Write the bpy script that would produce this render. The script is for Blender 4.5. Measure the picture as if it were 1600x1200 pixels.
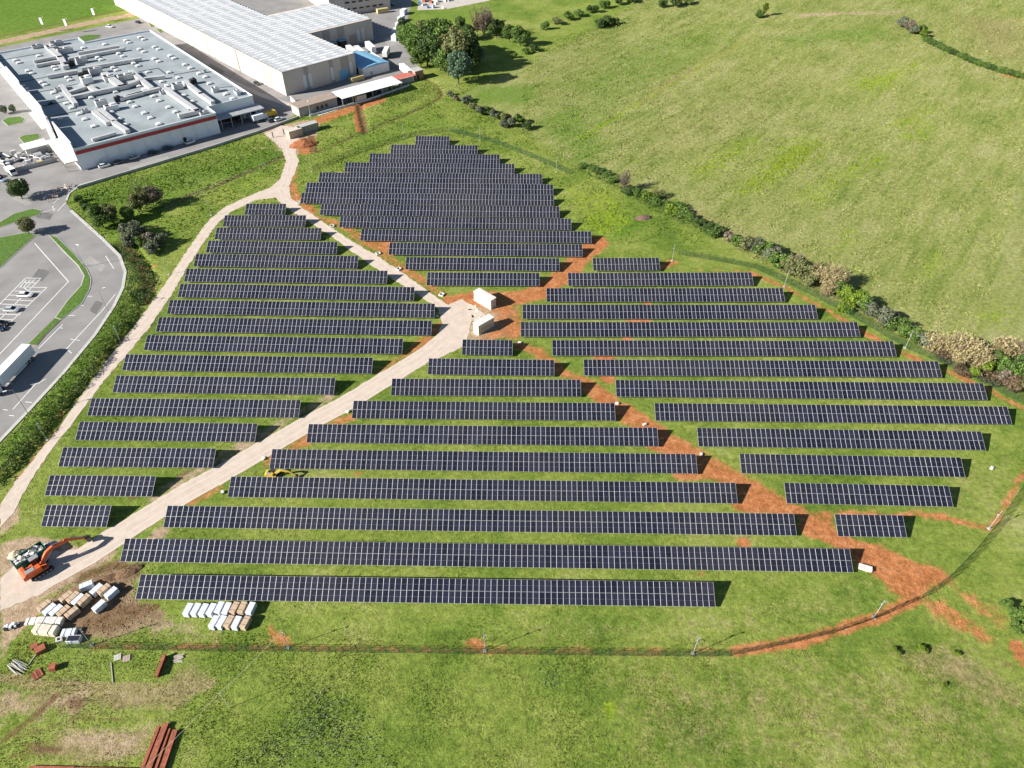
import bpy, bmesh, math, random
import numpy as np
from mathutils import Vector, Matrix
from mathutils.geometry import tessellate_polygon
random.seed(7); rng = np.random.default_rng(7)
for o in list(bpy.data.objects): bpy.data.objects.remove(o)
SC = bpy.context.scene; COL = SC.collection

# ------------------------------------------------------------------ camera
F, PIT, YAW, CH = 1111.25, 0.735785, 0.01461, 122.582
cam = bpy.data.cameras.new('camera'); cam.sensor_width = 36; cam.lens = F / 1600 * 36
cam.clip_start = 1; cam.clip_end = 6000
camo = bpy.data.objects.new('camera', cam); COL.objects.link(camo); SC.camera = camo
camo.location = (0, 0, CH); camo.rotation_euler = (math.pi / 2 - PIT, 0, YAW)

# ------------------------------------------------------------------ light
SUN_AZ, SUN_EL = math.radians(246.5), math.radians(28)
w = bpy.data.worlds.new('World'); SC.world = w; w.use_nodes = True
wn = w.node_tree.nodes; wl = w.node_tree.links
sky = wn.new('ShaderNodeTexSky'); sky.sky_type = 'NISHITA'; sky.sun_disc = False
sky.sun_elevation = SUN_EL; sky.sun_rotation = SUN_AZ; sky.air_density = 0.9; sky.dust_density = 0.25
bg = wn['Background']; bg.inputs[1].default_value = 0.05
wl.new(sky.outputs[0], bg.inputs[0])
sun = bpy.data.lights.new('sun', 'SUN'); sun.energy = 5.0; sun.angle = math.radians(0.5); sun.color = (1, 0.955, 0.88)
suno = bpy.data.objects.new('sun', sun); COL.objects.link(suno)
sd = Vector((math.sin(SUN_AZ) * math.cos(SUN_EL), math.cos(SUN_AZ) * math.cos(SUN_EL), math.sin(SUN_EL)))
suno.rotation_euler = (-sd).to_track_quat('-Z', 'Y').to_euler(); suno.location = sd * 500
SC.view_settings.view_transform = 'Standard'; SC.view_settings.look = 'None'
SC.view_settings.exposure = 0.95; SC.view_settings.gamma = 1; SC.view_settings.use_curve_mapping = False

# ------------------------------------------------------------------ geometry of the place
CP, SP, CYW, SYW = math.cos(PIT), math.sin(PIT), math.cos(YAW), math.sin(YAW)
def sstep(a, b, x): t = np.clip((x - a) / (b - a), 0, 1); return t * t * (3 - 2 * t)
DITCHES = []
def hill(x, y):
    d = (x - 45) * 0.56 + (y - 200) * 0.83                 # metres beyond the hedge line
    return 6.0 * sstep(25, 330, d) * sstep(15, 210, x) + 0.5 * np.sin(x * .021 + 1) * np.sin(y * .027) * sstep(30, 120, d) * sstep(15, 60, x)
def ray(px, py):
    a, b = (px - 800) / F, -(py - 600) / F
    y = CP + b * SP; z = -SP + b * CP
    return a * CYW - y * SYW, a * SYW + y * CYW, z
def at(px, py, z=0.0):
    """ground point (or point at height z over the ground) that the photograph shows at this pixel"""
    dx, dy, dz = ray(px, py); h = 0.0
    for _ in range(8):
        t = (z + h - CH) / dz; h = float(hill(dx * t, dy * t))
    return Vector((dx * t, dy * t, h + z))
def at2(pts, z=0.0): return np.array([at(p[0], p[1], z)[:2] for p in pts])

# ------------------------------------------------------------------ materials
MATS = {}
def N(nt, t, **k):
    n = nt.nodes.new(t)
    for a, v in k.items(): setattr(n, a, v)
    return n
def pm(name, col, rough=.75, var=.18, scale=1.2, bump=0., metal=0., spec=.4, orand=0., col2=None):
    """plain procedural paint / metal / soil: base colour broken up by two noises"""
    if name in MATS: return MATS[name]
    m = bpy.data.materials.new(name); m.use_nodes = True; nt = m.node_tree; L = nt.links
    b = nt.nodes['Principled BSDF']; b.inputs['Roughness'].default_value = rough
    b.inputs['Metallic'].default_value = metal; b.inputs['Specular IOR Level'].default_value = spec
    g = N(nt, 'ShaderNodeNewGeometry')
    n1 = N(nt, 'ShaderNodeTexNoise'); n1.inputs['Scale'].default_value = scale; n1.inputs['Detail'].default_value = 5
    L.new(g.outputs['Position'], n1.inputs['Vector'])
    r = N(nt, 'ShaderNodeValToRGB'); e = r.color_ramp.elements
    e[0].position = .3; e[1].position = .7
    c = Vector(col); d = Vector(col2) if col2 else c * (1 + var)
    e[0].color = (*(c * (1 - var)), 1); e[1].color = (*d, 1)
    L.new(n1.outputs['Fac'], r.inputs[0]); out = r.outputs[0]
    if orand:
        oi = N(nt, 'ShaderNodeObjectInfo'); hs = N(nt, 'ShaderNodeHueSaturation')
        mr = N(nt, 'ShaderNodeMapRange'); mr.inputs[3].default_value = 1 - orand; mr.inputs[4].default_value = 1 + orand
        L.new(oi.outputs['Random'], mr.inputs[0]); L.new(mr.outputs[0], hs.inputs['Value']); L.new(out, hs.inputs['Color']); out = hs.outputs[0]
    L.new(out, b.inputs['Base Color'])
    if bump:
        bp = N(nt, 'ShaderNodeBump'); bp.inputs['Strength'].default_value = bump; bp.inputs['Distance'].default_value = .3
        n2 = N(nt, 'ShaderNodeTexNoise'); n2.inputs['Scale'].default_value = scale * 3; n2.inputs['Detail'].default_value = 6
        L.new(g.outputs['Position'], n2.inputs['Vector']); L.new(n2.outputs['Fac'], bp.inputs['Height']); L.new(bp.outputs[0], b.inputs['Normal'])
    MATS[name] = m; return m
def leafmat(name, lo, hi, orand=.15, rough=.6):
    if name in MATS: return MATS[name]
    m = bpy.data.materials.new(name); m.use_nodes = True; nt = m.node_tree; L = nt.links
    b = nt.nodes['Principled BSDF']; b.inputs['Roughness'].default_value = rough; b.inputs['Specular IOR Level'].default_value = .25
    g = N(nt, 'ShaderNodeNewGeometry')
    r = N(nt, 'ShaderNodeValToRGB'); e = r.color_ramp.elements
    e[0].color = (*lo, 1); e[1].color = (*hi, 1)
    L.new(g.outputs['Random Per Island'], r.inputs[0])
    oi = N(nt, 'ShaderNodeObjectInfo'); hs = N(nt, 'ShaderNodeHueSaturation')
    mr = N(nt, 'ShaderNodeMapRange'); mr.inputs[3].default_value = 1 - orand; mr.inputs[4].default_value = 1 + orand
    L.new(oi.outputs['Random'], mr.inputs[0]); L.new(mr.outputs[0], hs.inputs['Value']); L.new(r.outputs[0], hs.inputs['Color'])
    L.new(hs.outputs[0], b.inputs['Base Color'])
    tr = N(nt, 'ShaderNodeBsdfTranslucent'); mx = N(nt, 'ShaderNodeMixShader'); mx.inputs[0].default_value = .25
    L.new(hs.outputs[0], tr.inputs[0]); L.new(b.outputs[0], mx.inputs[1]); L.new(tr.outputs[0], mx.inputs[2])
    L.new(mx.outputs[0], nt.nodes['Material Output'].inputs[0])
    MATS[name] = m; return m

# ------------------------------------------------------------------ builders
def tag(o, label=None, cat=None, group=None, kind=None):
    if label: o['label'] = label
    if cat: o['category'] = cat
    if group: o['group'] = group
    if kind: o['kind'] = kind
    return o
def empty(name, loc=(0, 0, 0), rz=0, label=None, cat=None, group=None, sc=None):
    o = bpy.data.objects.new(name, None); o.empty_display_size = .5; COL.objects.link(o)
    o.location = loc; o.rotation_euler = (0, 0, rz)
    if sc: o.scale = sc if hasattr(sc, '__len__') else (sc, sc, sc)
    return tag(o, label, cat, group)
def link(name, me, parent=None, loc=None, rot=None, scale=None):
    o = bpy.data.objects.new(name, me); COL.objects.link(o)
    if parent: o.parent = parent
    if loc is not None: o.location = loc
    if rot is not None: o.rotation_euler = rot
    if scale is not None: o.scale = scale
    return o
class MB:
    def __init__(s): s.v = []; s.f = []; s.m = []
    def quad(s, *p, m=0):
        i = len(s.v); s.v += [tuple(q) for q in p]; s.f.append(tuple(range(i, i + len(p)))); s.m.append(m); return s
    def box(s, c, d, rz=0, m=0, taper=1.0, ry=0, rx=0):
        """box with its base centre at c; taper shrinks the top"""
        R = Matrix.Rotation(rz, 3, 'Z') @ Matrix.Rotation(ry, 3, 'Y') @ Matrix.Rotation(rx, 3, 'X'); i = len(s.v)
        for z, k in ((0, 1), (d[2], taper)):
            for a, b in ((-1, -1), (1, -1), (1, 1), (-1, 1)):
                q = R @ Vector((a * d[0] / 2 * k, b * d[1] / 2 * k, z)); s.v.append((c[0] + q.x, c[1] + q.y, c[2] + q.z))
        for f in ((3, 2, 1, 0), (4, 5, 6, 7), (0, 1, 5, 4), (1, 2, 6, 5), (2, 3, 7, 6), (3, 0, 4, 7)):
            s.f.append(tuple(i + k for k in f)); s.m.append(m)
        return s
    def bar(s, p, q, r, n=6, m=0, r2=None):
        p, q = Vector(p), Vector(q); d = (q - p)
        if d.length < 1e-6: return s
        d.normalize(); a = d.orthogonal().normalized(); b = d.cross(a); i = len(s.v); r2 = r if r2 is None else r2
        for c, rr in ((p, r), (q, r2)):
            for k in range(n):
                t = 2 * math.pi * k / n; s.v.append(tuple(c + (a * math.cos(t) + b * math.sin(t)) * rr))
        for k in range(n):
            s.f.append((i + k, i + (k + 1) % n, i + n + (k + 1) % n, i + n + k)); s.m.append(m)
        s.f.append(tuple(i + k for k in reversed(range(n)))); s.f.append(tuple(i + n + k for k in range(n))); s.m += [m, m]
        return s
    def prism(s, poly, z0, z1, m=0, mtop=None, bottom=True):
        n = len(poly); i = len(s.v)
        s.v += [(p[0], p[1], z0) for p in poly] + [(p[0], p[1], z1) for p in poly]
        for k in range(n): s.f.append((i + k, i + (k + 1) % n, i + n + (k + 1) % n, i + n + k)); s.m.append(m)
        tr = tessellate_polygon([[Vector((p[0], p[1], 0)) for p in poly]])
        for t in tr:
            s.f.append(tuple(i + n + k for k in t)); s.m.append(m if mtop is None else mtop)
            if bottom: s.f.append(tuple(i + k for k in reversed(t))); s.m.append(m)
        return s
    def loft(s, secs, m=0, caps=True):
        """skin closed sections (lists of points of equal length)"""
        i = len(s.v); n = len(secs[0])
        for q in secs: s.v += [tuple(p) for p in q]
        for a in range(len(secs) - 1):
            for k in range(n):
                s.f.append((i + a * n + k, i + a * n + (k + 1) % n, i + (a + 1) * n + (k + 1) % n, i + (a + 1) * n + k)); s.m.append(m)
        if caps:
            s.f.append(tuple(i + k for k in reversed(range(n)))); e = i + (len(secs) - 1) * n; s.f.append(tuple(e + k for k in range(n))); s.m += [m, m]
        return s
    def mesh(s, name, mats):
        me = bpy.data.meshes.new(name); me.from_pydata(s.v, [], s.f)
        for m in (mats if isinstance(mats, (list, tuple)) else [mats]): me.materials.append(m)
        if any(s.m): me.polygons.foreach_set('material_index', s.m)
        bm = bmesh.new(); bm.from_mesh(me); bmesh.ops.recalc_face_normals(bm, faces=bm.faces); bm.to_mesh(me); bm.free()
        return me
    def build(s, name, mats, parent=None, loc=None, rot=None, bevel=0):
        o = link(name, s.mesh(name, mats), parent, loc, rot)
        if bevel:
            b = o.modifiers.new('bevel', 'BEVEL'); b.width = bevel; b.segments = 2; b.limit_method = 'ANGLE'
        return o
def copy_tree(o, parent=None):
    c = o.copy(); COL.objects.link(c); c.parent = parent
    for ch in o.children: copy_tree(ch, c)
    return c
ORD = ['', 'first', 'second', 'third', 'fourth', 'fifth', 'sixth', 'seventh', 'eighth', 'ninth', 'tenth', 'eleventh', 'twelfth', 'thirteenth', 'fourteenth', 'fifteenth', 'sixteenth', 'seventeenth', 'eighteenth', 'nineteenth', 'twentieth']

# ------------------------------------------------------------------ ground sheet with soil and vegetation masks
def axis(segs):
    out = [segs[0][0]]
    for a, b, st in segs:
        n = max(1, round((b - a) / st)); out += list(np.linspace(a, b, n + 1)[1:])
    return np.array(out)
GX = axis([(-2600, -900, 170), (-900, -380, 40), (-380, -140, 3), (-140, 130, 1), (130, 360, 3), (360, 900, 40), (900, 2600, 170)])
GY = axis([(-700, 0, 70), (0, 38, 6), (38, 240, 1), (240, 520, 2), (520, 900, 25), (900, 4000, 200)])
XX, YY = np.meshgrid(GX, GY); PX, PY = XX.ravel(), YY.ravel()
MASK = {k: np.zeros(PX.size, np.float32) for k in ('red', 'tan', 'dry', 'field', 'yel', 'brn', 'lush', 'bare')}
def seg_dist(pts, x, y):
    d = np.full(x.shape, 1e9)
    for (ax, ay), (bx, by) in zip(pts[:-1], pts[1:]):
        dx, dy = bx - ax, by - ay; L2 = dx * dx + dy * dy + 1e-9
        t = np.clip(((x - ax) * dx + (y - ay) * dy) / L2, 0, 1)
        d = np.minimum(d, np.hypot(x - ax - t * dx, y - ay - t * dy))
    return d
def inside(pts, x, y):
    c = np.zeros(x.shape, bool); j = len(pts) - 1
    for i in range(len(pts)):
        (xi, yi), (xj, yj) = pts[i], pts[j]
        c ^= ((yi > y) != (yj > y)) & (x < (xj - xi) * (y - yi) / (yj - yi + 1e-12) + xi); j = i
    return c
def paint(key, pts, width=None, amt=1.0, soft=1.5, world=False):
    P = np.array(pts, float) if world else at2(pts)
    r = (width or 0) + soft + 1
    s = np.where((PX > P[:, 0].min() - r) & (PX < P[:, 0].max() + r) & (PY > P[:, 1].min() - r) & (PY < P[:, 1].max() + r))[0]
    x, y = PX[s], PY[s]
    if width is None:
        Q = np.vstack([P, P[:1]]); d = seg_dist(Q, x, y); d = np.where(inside(P, x, y), -d, d); v = 1 - sstep(-soft, soft, d)
    else:
        d = seg_dist(P, x, y); v = 1 - sstep(width / 2 - soft / 2, width / 2 + soft / 2, d)
    M = MASK[key]
    if amt >= 0: M[s] = np.maximum(M[s], v * amt)
    else: M[s] = M[s] * (1 - v * -amt)
HADD = np.zeros(PX.size)
def carve(pts, width, depth):
    P = at2(pts); r = width + 1
    s = np.where((PX > P[:, 0].min() - r) & (PX < P[:, 0].max() + r) & (PY > P[:, 1].min() - r) & (PY < P[:, 1].max() + r))[0]
    HADD[s] -= depth * (1 - sstep(0, width / 2, seg_dist(P, PX[s], PY[s])))

# gravel track, cabin pad and site yard outlines (pixels of the photograph -> ground)
TRACK = [(0, 955), (0, 905), (30, 874), (70, 864), (120, 858), (152, 837), (180, 820), (220, 796), (256, 774), (300, 748), (332, 732), (362, 715), (404, 691), (440, 672), (470, 654), (500, 638), (530, 622), (560, 604), (594, 582), (620, 568), (646, 553), (670, 536), (684, 520), (690, 505), (684, 480), (664, 468), (620, 440), (586, 418), (544, 389), (520, 370), (490, 351), (460, 333), (440, 318), (431, 309),
         (398, 313), (362, 331), (342, 347), (316, 382), (291, 421), (266, 464), (234, 511), (197, 556), (165, 592), (140, 626), (110, 667), (84, 698), (55, 740), (32, 778), (22, 802), (0, 826), (0, 788), (24, 754), (58, 710), (95, 664), (131, 613), (171, 558), (211, 508), (244, 464), (271, 424), (301, 379), (326, 344), (351, 324), (394, 304), (425, 292),
         (438, 279), (447, 252), (441, 234), (424, 218), (414, 209), (440, 196), (466, 200), (468, 216), (462, 238), (467, 252), (461, 270), (452, 290), (454, 308), (470, 323), (498, 342), (526, 361), (550, 377), (588, 399), (630, 427), (670, 456), (700, 476),
         (722, 468), (744, 480), (762, 496), (750, 508), (738, 500), (734, 515), (730, 530), (722, 542), (704, 551), (668, 567), (638, 585), (610, 603), (574, 624), (540, 645), (508, 661), (460, 689), (432, 703), (416, 713), (392, 729), (358, 750), (320, 771), (290, 787), (256, 809), (212, 835), (168, 865), (128, 891), (86, 915), (60, 930)]
ASPHALT = [(-420, 1100), (0, 692), (40, 650), (100, 585), (150, 525), (180, 480), (193, 450), (197, 425), (188, 400), (160, 372), (112, 330), (103, 315), (107, 302), (120, 293), (235, 259), (330, 231), (400, 207), (444, 190), (468, 174), (482, 178), (560, 156), (662, 119), (640, 76), (637, 30), (646, -5), (640, -40), (400, -40), (330, 1), (250, 22), (0, 74), (-420, 165)]
trk = at2(TRACK); asp = at2(ASPHALT)
paint('tan', TRACK, None, .75, 1.6); paint('bare', TRACK, None, 1, .6); paint('bare', ASPHALT, None, 1, .5)
paint('tan', [(0, 785), (30, 790), (28, 815), (0, 835)], None, 1, 2)
paint('tan', [(0, 850), (45, 838), (90, 842), (128, 858), (190, 860), (150, 890), (60, 940), (95, 935), (60, 960), (20, 1000), (0, 1040)], None, 1, 1.5); paint('bare', [(0, 850), (45, 838), (90, 842), (128, 858), (80, 925), (30, 985), (0, 1020)], None, 1, 1)
paint('tan', [(60, 950), (120, 905), (185, 878), (215, 890), (212, 938), (262, 955), (250, 975), (190, 1000), (120, 1003), (90, 985)], None, .8, 3); paint('brn', [(60, 950), (120, 905), (185, 878), (215, 890), (212, 938), (262, 955), (250, 975), (190, 1000), (120, 1003), (90, 985)], None, .68, 3.5); paint('brn', [(130, 900), (185, 882), (212, 895)], 2.2, .95, 1.5); paint('brn', [(140, 975), (190, 955), (240, 950)], 2.0, .95, 1.5)
paint('tan', [(200, 900), (215, 940), (330, 985), (290, 1000), (180, 985)], None, .55, 4)
for a in ([(935, 378), (905, 405), (872, 438), (842, 458), (800, 466), (752, 464), (704, 474)],): paint('red', a, 7, 1, 3)
paint('red', [(700, 470), (745, 462), (800, 470), (818, 500), (812, 530), (800, 531), (745, 530), (770, 510), (775, 490), (750, 478)], None, .85, 3); paint('tan', [(722, 470), (808, 480), (805, 528), (730, 535)], None, .8, 3)
paint('red', [(806, 540), (838, 548), (880, 582), (925, 606), (975, 640)], 3.6, .8, 3)
paint('red', [(905, 596), (925, 608), (968, 640), (990, 655)], 5, .95, 3)
paint('red', [(978, 645), (1040, 690), (1100, 725), (1160, 760), (1215, 790)], 6.5, .95, 4); paint('red', [(1060, 742), (1150, 745)], 3.2, .9, 2); paint('red', [(1020, 700), (1075, 705)], 3, .8, 2); paint('red', [(1155, 790), (1250, 798)], 3.2, 1, 2)
paint('red', [(1240, 800), (1300, 798), (1306, 838), (1265, 832)], None, .9, 2); paint('red', [(1260, 825), (1330, 852)], 3.5, 1, 2)
paint('red', [(1300, 845), (1370, 850), (1425, 878), (1472, 888), (1482, 903), (1436, 934), (1408, 934), (1372, 906), (1345, 888)], None, 1, 2)
paint('red', [(1432, 934), (1470, 936), (1500, 952), (1556, 1003), (1540, 1003), (1488, 976), (1450, 952)], None, .72, 2.2); paint('red', [(1492, 912), (1535, 938), (1578, 962), (1568, 985), (1535, 962), (1500, 930)], None, .6, 2.4)
paint('red', [(1150, 1018), (1262, 1000), (1370, 966), (1432, 936)], 2.4, .9, 1.5); paint('red', [(1600, 735), (1565, 800), (1545, 826)], 1.3, .7, 1.2); paint('red', [(1426, 803), (1470, 808), (1543, 826)], 1.8, .8, 1.2); paint('red', [(1310, 801), (1420, 804)], 1.3, .8, 1)
paint('red', [(150, 1010), (445, 1012), (757, 1016), (1000, 1018), (1150, 1018)], 1.3, .5, 1.2); paint('red', [(425, 985), (450, 1008)], 2.5, .7, 1.5); paint('red', [(738, 1003), (752, 1013)], 2.2, .7, 1.5); paint('red', [(1590, 1010), (1600, 1030)], 3, .9, 1)
paint('red', [(1172, 425), (1232, 452), (1290, 483), (1350, 520), (1420, 556), (1500, 588), (1545, 610), (1600, 638)], 2.0, .8, 1.6); paint('red', [(1050, 410), (1035, 416)], 4, .8, 2); paint('red', [(1040, 420), (1170, 424)], 1.2, .5, 1)
for a, b in (((1000, 501), 6), ((1010, 474), 3), ((945, 558), 6), ((978, 529), 3), ((985, 501), 3), ((948, 592), 4), ((1160, 850), 3), ((1095, 895), 1.6), ((560, 740), 2), ((1640, 700), 3), ((240, 416), 2.2)): paint('red', [a, (a[0] + 1, a[1])], b, .8, 2)
paint('red', [(500, 188), (545, 172), (592, 156)], 7, .95, 4); paint('brn', [(561, 165), (566, 186), (571, 206)], 3, 1, 1.5); paint('red', [(556, 165), (558, 185), (562, 204)], 3, .9, 1)
paint('red', [(464, 218), (493, 212), (492, 238), (470, 242), (461, 232)], None, .9, 1.5); paint('brn', [(486, 214), (490, 236)], 3, .9, 1)
paint('red', [(458, 262), (453, 285), (460, 308), (490, 330)], 4, .75, 3); paint('red', [(480, 335), (535, 352), (600, 398), (660, 440), (700, 468)], 4, .62, 3); paint('red', [(590, 378), (608, 392)], 8, .7, 3)
paint('red', [(690, 510), (650, 545), (600, 580)], 4.5, .6, 3); paint('red', [(550, 650), (480, 688), (420, 722)], 3.5, .62, 2.5); paint('red', [(345, 760), (300, 785)], 2.6, .6, 2); paint('tan', [(240, 775), (310, 735), (400, 683), (520, 618)], 4, .55, 3); paint('brn', [(200, 780), (300, 735)], 1.5, .6, 1.2); paint('tan', [(255, 830), (205, 870)], 4, .7, 3)
paint('tan', [(408, 205), (470, 188), (500, 190), (495, 215), (460, 245), (440, 235)], None, .9, 2); paint('tan', [(390, 230), (440, 235)], 2, .5, 2)
paint('brn', [(0, 745), (30, 700), (95, 640), (160, 560), (210, 500)], 2.0, .45, 2); paint('red', [(30, 745), (75, 690), (100, 640)], 1.4, .6, 1.2)
# ploughed, dry and trampled grass
paint('dry', [(0, 1058), (60, 1068), (150, 1075), (300, 1078), (330, 1068)], 2.2, .9, 2); paint('dry', [(0, 1105), (90, 1090), (160, 1090), (280, 1095)], 3.5, .8, 2.5); paint('dry', [(60, 1180), (95, 1140), (240, 1140), (225, 1180), (140, 1195)], None, .95, 2.5); paint('dry', [(270, 1050), (300, 1035), (330, 1060), (290, 1090), (250, 1085)], None, .8, 3)
paint('tan', [(0, 1060), (30, 1075), (40, 1100), (0, 1140)], None, .75, 3); paint('tan', [(0, 1092), (90, 1078), (250, 1078), (300, 1090), (240, 1106), (120, 1112), (30, 1135)], None, .56, 4); paint('tan', [(80, 1150), (130, 1132), (230, 1142), (225, 1182), (110, 1188)], None, .66, 4); paint('brn', [(110, 1095), (200, 1102), (280, 1092)], .9, .6, 1); paint('brn', [(30, 1150), (130, 1122), (200, 1126)], .9, .6, 1); paint('brn', [(0, 1085), (40, 1078), (70, 1090)], .9, .6, 1); paint('brn', [(0, 1160), (40, 1130), (90, 1085)], 1.6, .7, 1.2); paint('brn', [(90, 1108), (150, 1110), (200, 1100)], 1.0, .5, 1); paint('brn', [(60, 1120), (120, 1105), (150, 1125)], .9, .5, 1); paint('brn', [(40, 1165), (90, 1172)], 1.5, .7, 1.5); paint('brn', [(20, 1183), (60, 1188)], 1.0, .6, 1); paint('dry', [(360, 985), (230, 985), (250, 1000), (340, 1000)], None, .6, 4)
paint('dry', [(900, 1030), (1300, 1010), (1620, 1060), (1640, 1220), (1000, 1220)], None, .42, 14); paint('dry', [(1380, 1010), (1500, 1010), (1600, 1080), (1600, 1120), (1450, 1060)], None, .72, 5); paint('brn', [(1440, 960), (1520, 1010), (1600, 1050)], 1.2, .4, 1.5); paint('brn', [(1430, 975), (1600, 1080)], .8, .35, 1)
paint('dry', [(820, 960), (1100, 955), (1350, 900), (1400, 930), (1200, 1000), (820, 1010)], None, .4, 8); paint('dry', [(1440, 750), (1590, 690), (1590, 760), (1520, 830), (1440, 790)], None, .35, 6)
# light tyre lines across the lawn
for a in ([(742, 880), (800, 840)], [(545, 1000), (700, 880), (800, 800)], [(520, 1060), (560, 1005), (590, 940)], [(800, 1090), (850, 1000), (880, 950)], [(740, 1200), (800, 1090)]): paint('brn', a, .8, .38, 1)
# the big field beyond the hedge
FIELD = [(715, 150), (800, 190), (905, 262), (985, 295), (1130, 375), (1300, 470), (1420, 525), (1640, 620), (1800, 500), (1800, -60), (1100, -60), (900, 60), (780, 120)]
paint('field', FIELD, None, 1, 9); paint('lush', [(830, 190), (905, 150), (960, 240), (910, 262)], None, .6, 9); paint('lush', [(740, 135), (850, 130), (830, 165), (730, 160)], None, .7, 7)
for a in ([(1150, 300), (1210, 240), (1260, 215), (1290, 225), (1240, 265), (1180, 300)], [(1070, 270), (1150, 225), (1180, 215), (1170, 235), (1100, 275)], [(1330, 130), (1420, 100), (1440, 95), (1400, 130), (1350, 145)], [(1380, 200), (1460, 170), (1440, 190)], [(1250, 310), (1290, 300), (1285, 320)], [(1420, 215), (1450, 190), (1445, 210)], [(1440, 430), (1470, 400), (1475, 412)], [(1535, 500), (1565, 480), (1570, 495)], [(1310, 385), (1330, 365), (1325, 380)], [(1250, 305), (1370, 240), (1390, 245), (1300, 290)]): paint('yel', a, None, .8, 14)
paint('dry', [(1000, 265), (930, 225), (1150, 110), (1330, 60), (1380, 90), (1250, 170), (1130, 250)], None, .34, 30); paint('dry', [(1000, 310), (1100, 320), (1230, 390), (1250, 430), (1120, 365)], None, .5, 10); paint('dry', [(1480, 20), (1620, 30), (1620, 105), (1520, 85)], None, .55, 20); paint('lush', [(860, 130), (1000, 60), (1180, 30), (1100, 80), (930, 180)], None, .5, 20); paint('yel', [(910, 215), (1000, 160), (1110, 95), (1180, 55)], 3, .7, 6); paint('dry', [(1000, 160), (1060, 122), (1110, 95), (1150, 72), (1180, 55)], 3.5, .8, 3); paint('lush', [(870, 215), (905, 165), (1000, 100), (1180, 40), (1000, 140), (930, 215)], None, .55, 16); paint('tan', [(1250, 25), (1290, 22), (1400, 20)], 9, .55, 8); paint('red', [(1570, 118), (1600, 122)], 3, .7, 3)
paint('lush', [(1180, 60), (1380, 35), (1400, 60), (1250, 75)], None, .6, 12); paint('lush', [(640, 20), (840, 0), (760, 30), (670, 50)], None, .5, 10)
# far field and verge at the top left
paint('lush', [(-400, 140), (0, 55), (330, -10), (330, -120), (-600, -120)], None, 1, 6); paint('tan', [(-420, 152), (0, 66), (120, 40), (250, 14), (330, -3)], 9, .85, 3); paint('brn', [(-420, 145), (0, 57), (150, 24), (290, -2)], 2.5, .8, 2)
# meadow around the left ditch and along the north fence
paint('lush', [(115, 300), (200, 280), (440, 228), (440, 245), (330, 290), (260, 330), (200, 400), (190, 390), (160, 365)], None, .65, 6); paint('yel', [(300, 310), (400, 270), (430, 260), (420, 290), (330, 320)], None, .35, 6)
paint('lush', [(560, 215), (690, 170), (720, 200), (500, 262)], None, .45, 6); paint('yel', [(880, 290), (960, 300), (1000, 350), (930, 380), (890, 330)], None, .55, 6); paint('dry', [(885, 300), (940, 295), (960, 330), (900, 350)], None, .5, 5); paint('lush', [(955, 365), (1000, 340), (1010, 352), (965, 372)], None, .9, 2)
paint('lush', [(60, 1010), (300, 1015), (300, 1065), (120, 1065), (30, 1040)], None, .45, 4); paint('lush', [(340, 1180), (480, 1050), (560, 1080), (640, 1200), (340, 1210)], None, .4, 8); paint('yel', [(940, 1095), (965, 1085), (960, 1130), (950, 1130)], None, .6, 1.6)
paint('lush', [(820, 1040), (890, 1020), (880, 1090), (830, 1085)], None, .6, 4); paint('lush', [(0, 740), (100, 620), (190, 500), (190, 470), (150, 530), (40, 660), (0, 700)], None, 1, 2)
D1 = [(120, 345), (200, 350), (262, 318), (300, 302), (350, 285), (400, 262), (445, 243)]; D2 = [(498, 236), (560, 208), (620, 184), (672, 162), (692, 148), (684, 134), (664, 122)]; D3 = [(190, 380), (215, 405), (235, 440), (225, 470)]
for D, a in ((D1[2:], 1.0), (D2, 1.1), (D3, 2.2)): paint('brn', D, a * 1.6, .8, 1.2); carve(D, a * 3.4, .5 * a)
carve([(561, 165), (566, 186), (571, 206)], 4, 1.0); paint('brn', [(498, 250), (600, 225), (690, 204), (760, 222), (880, 268)], 1.0, .35, 1)
HGT = hill(PX, PY) + HADD
def look(key, x, y):
    i = np.clip(np.searchsorted(GX, x), 1, len(GX) - 1); i -= (x - GX[i - 1] < GX[i] - x)
    j = np.clip(np.searchsorted(GY, y), 1, len(GY) - 1); j -= (y - GY[j - 1] < GY[j] - y)
    return (MASK[key] if key != 'h' else HGT)[j * len(GX) + i]

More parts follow.
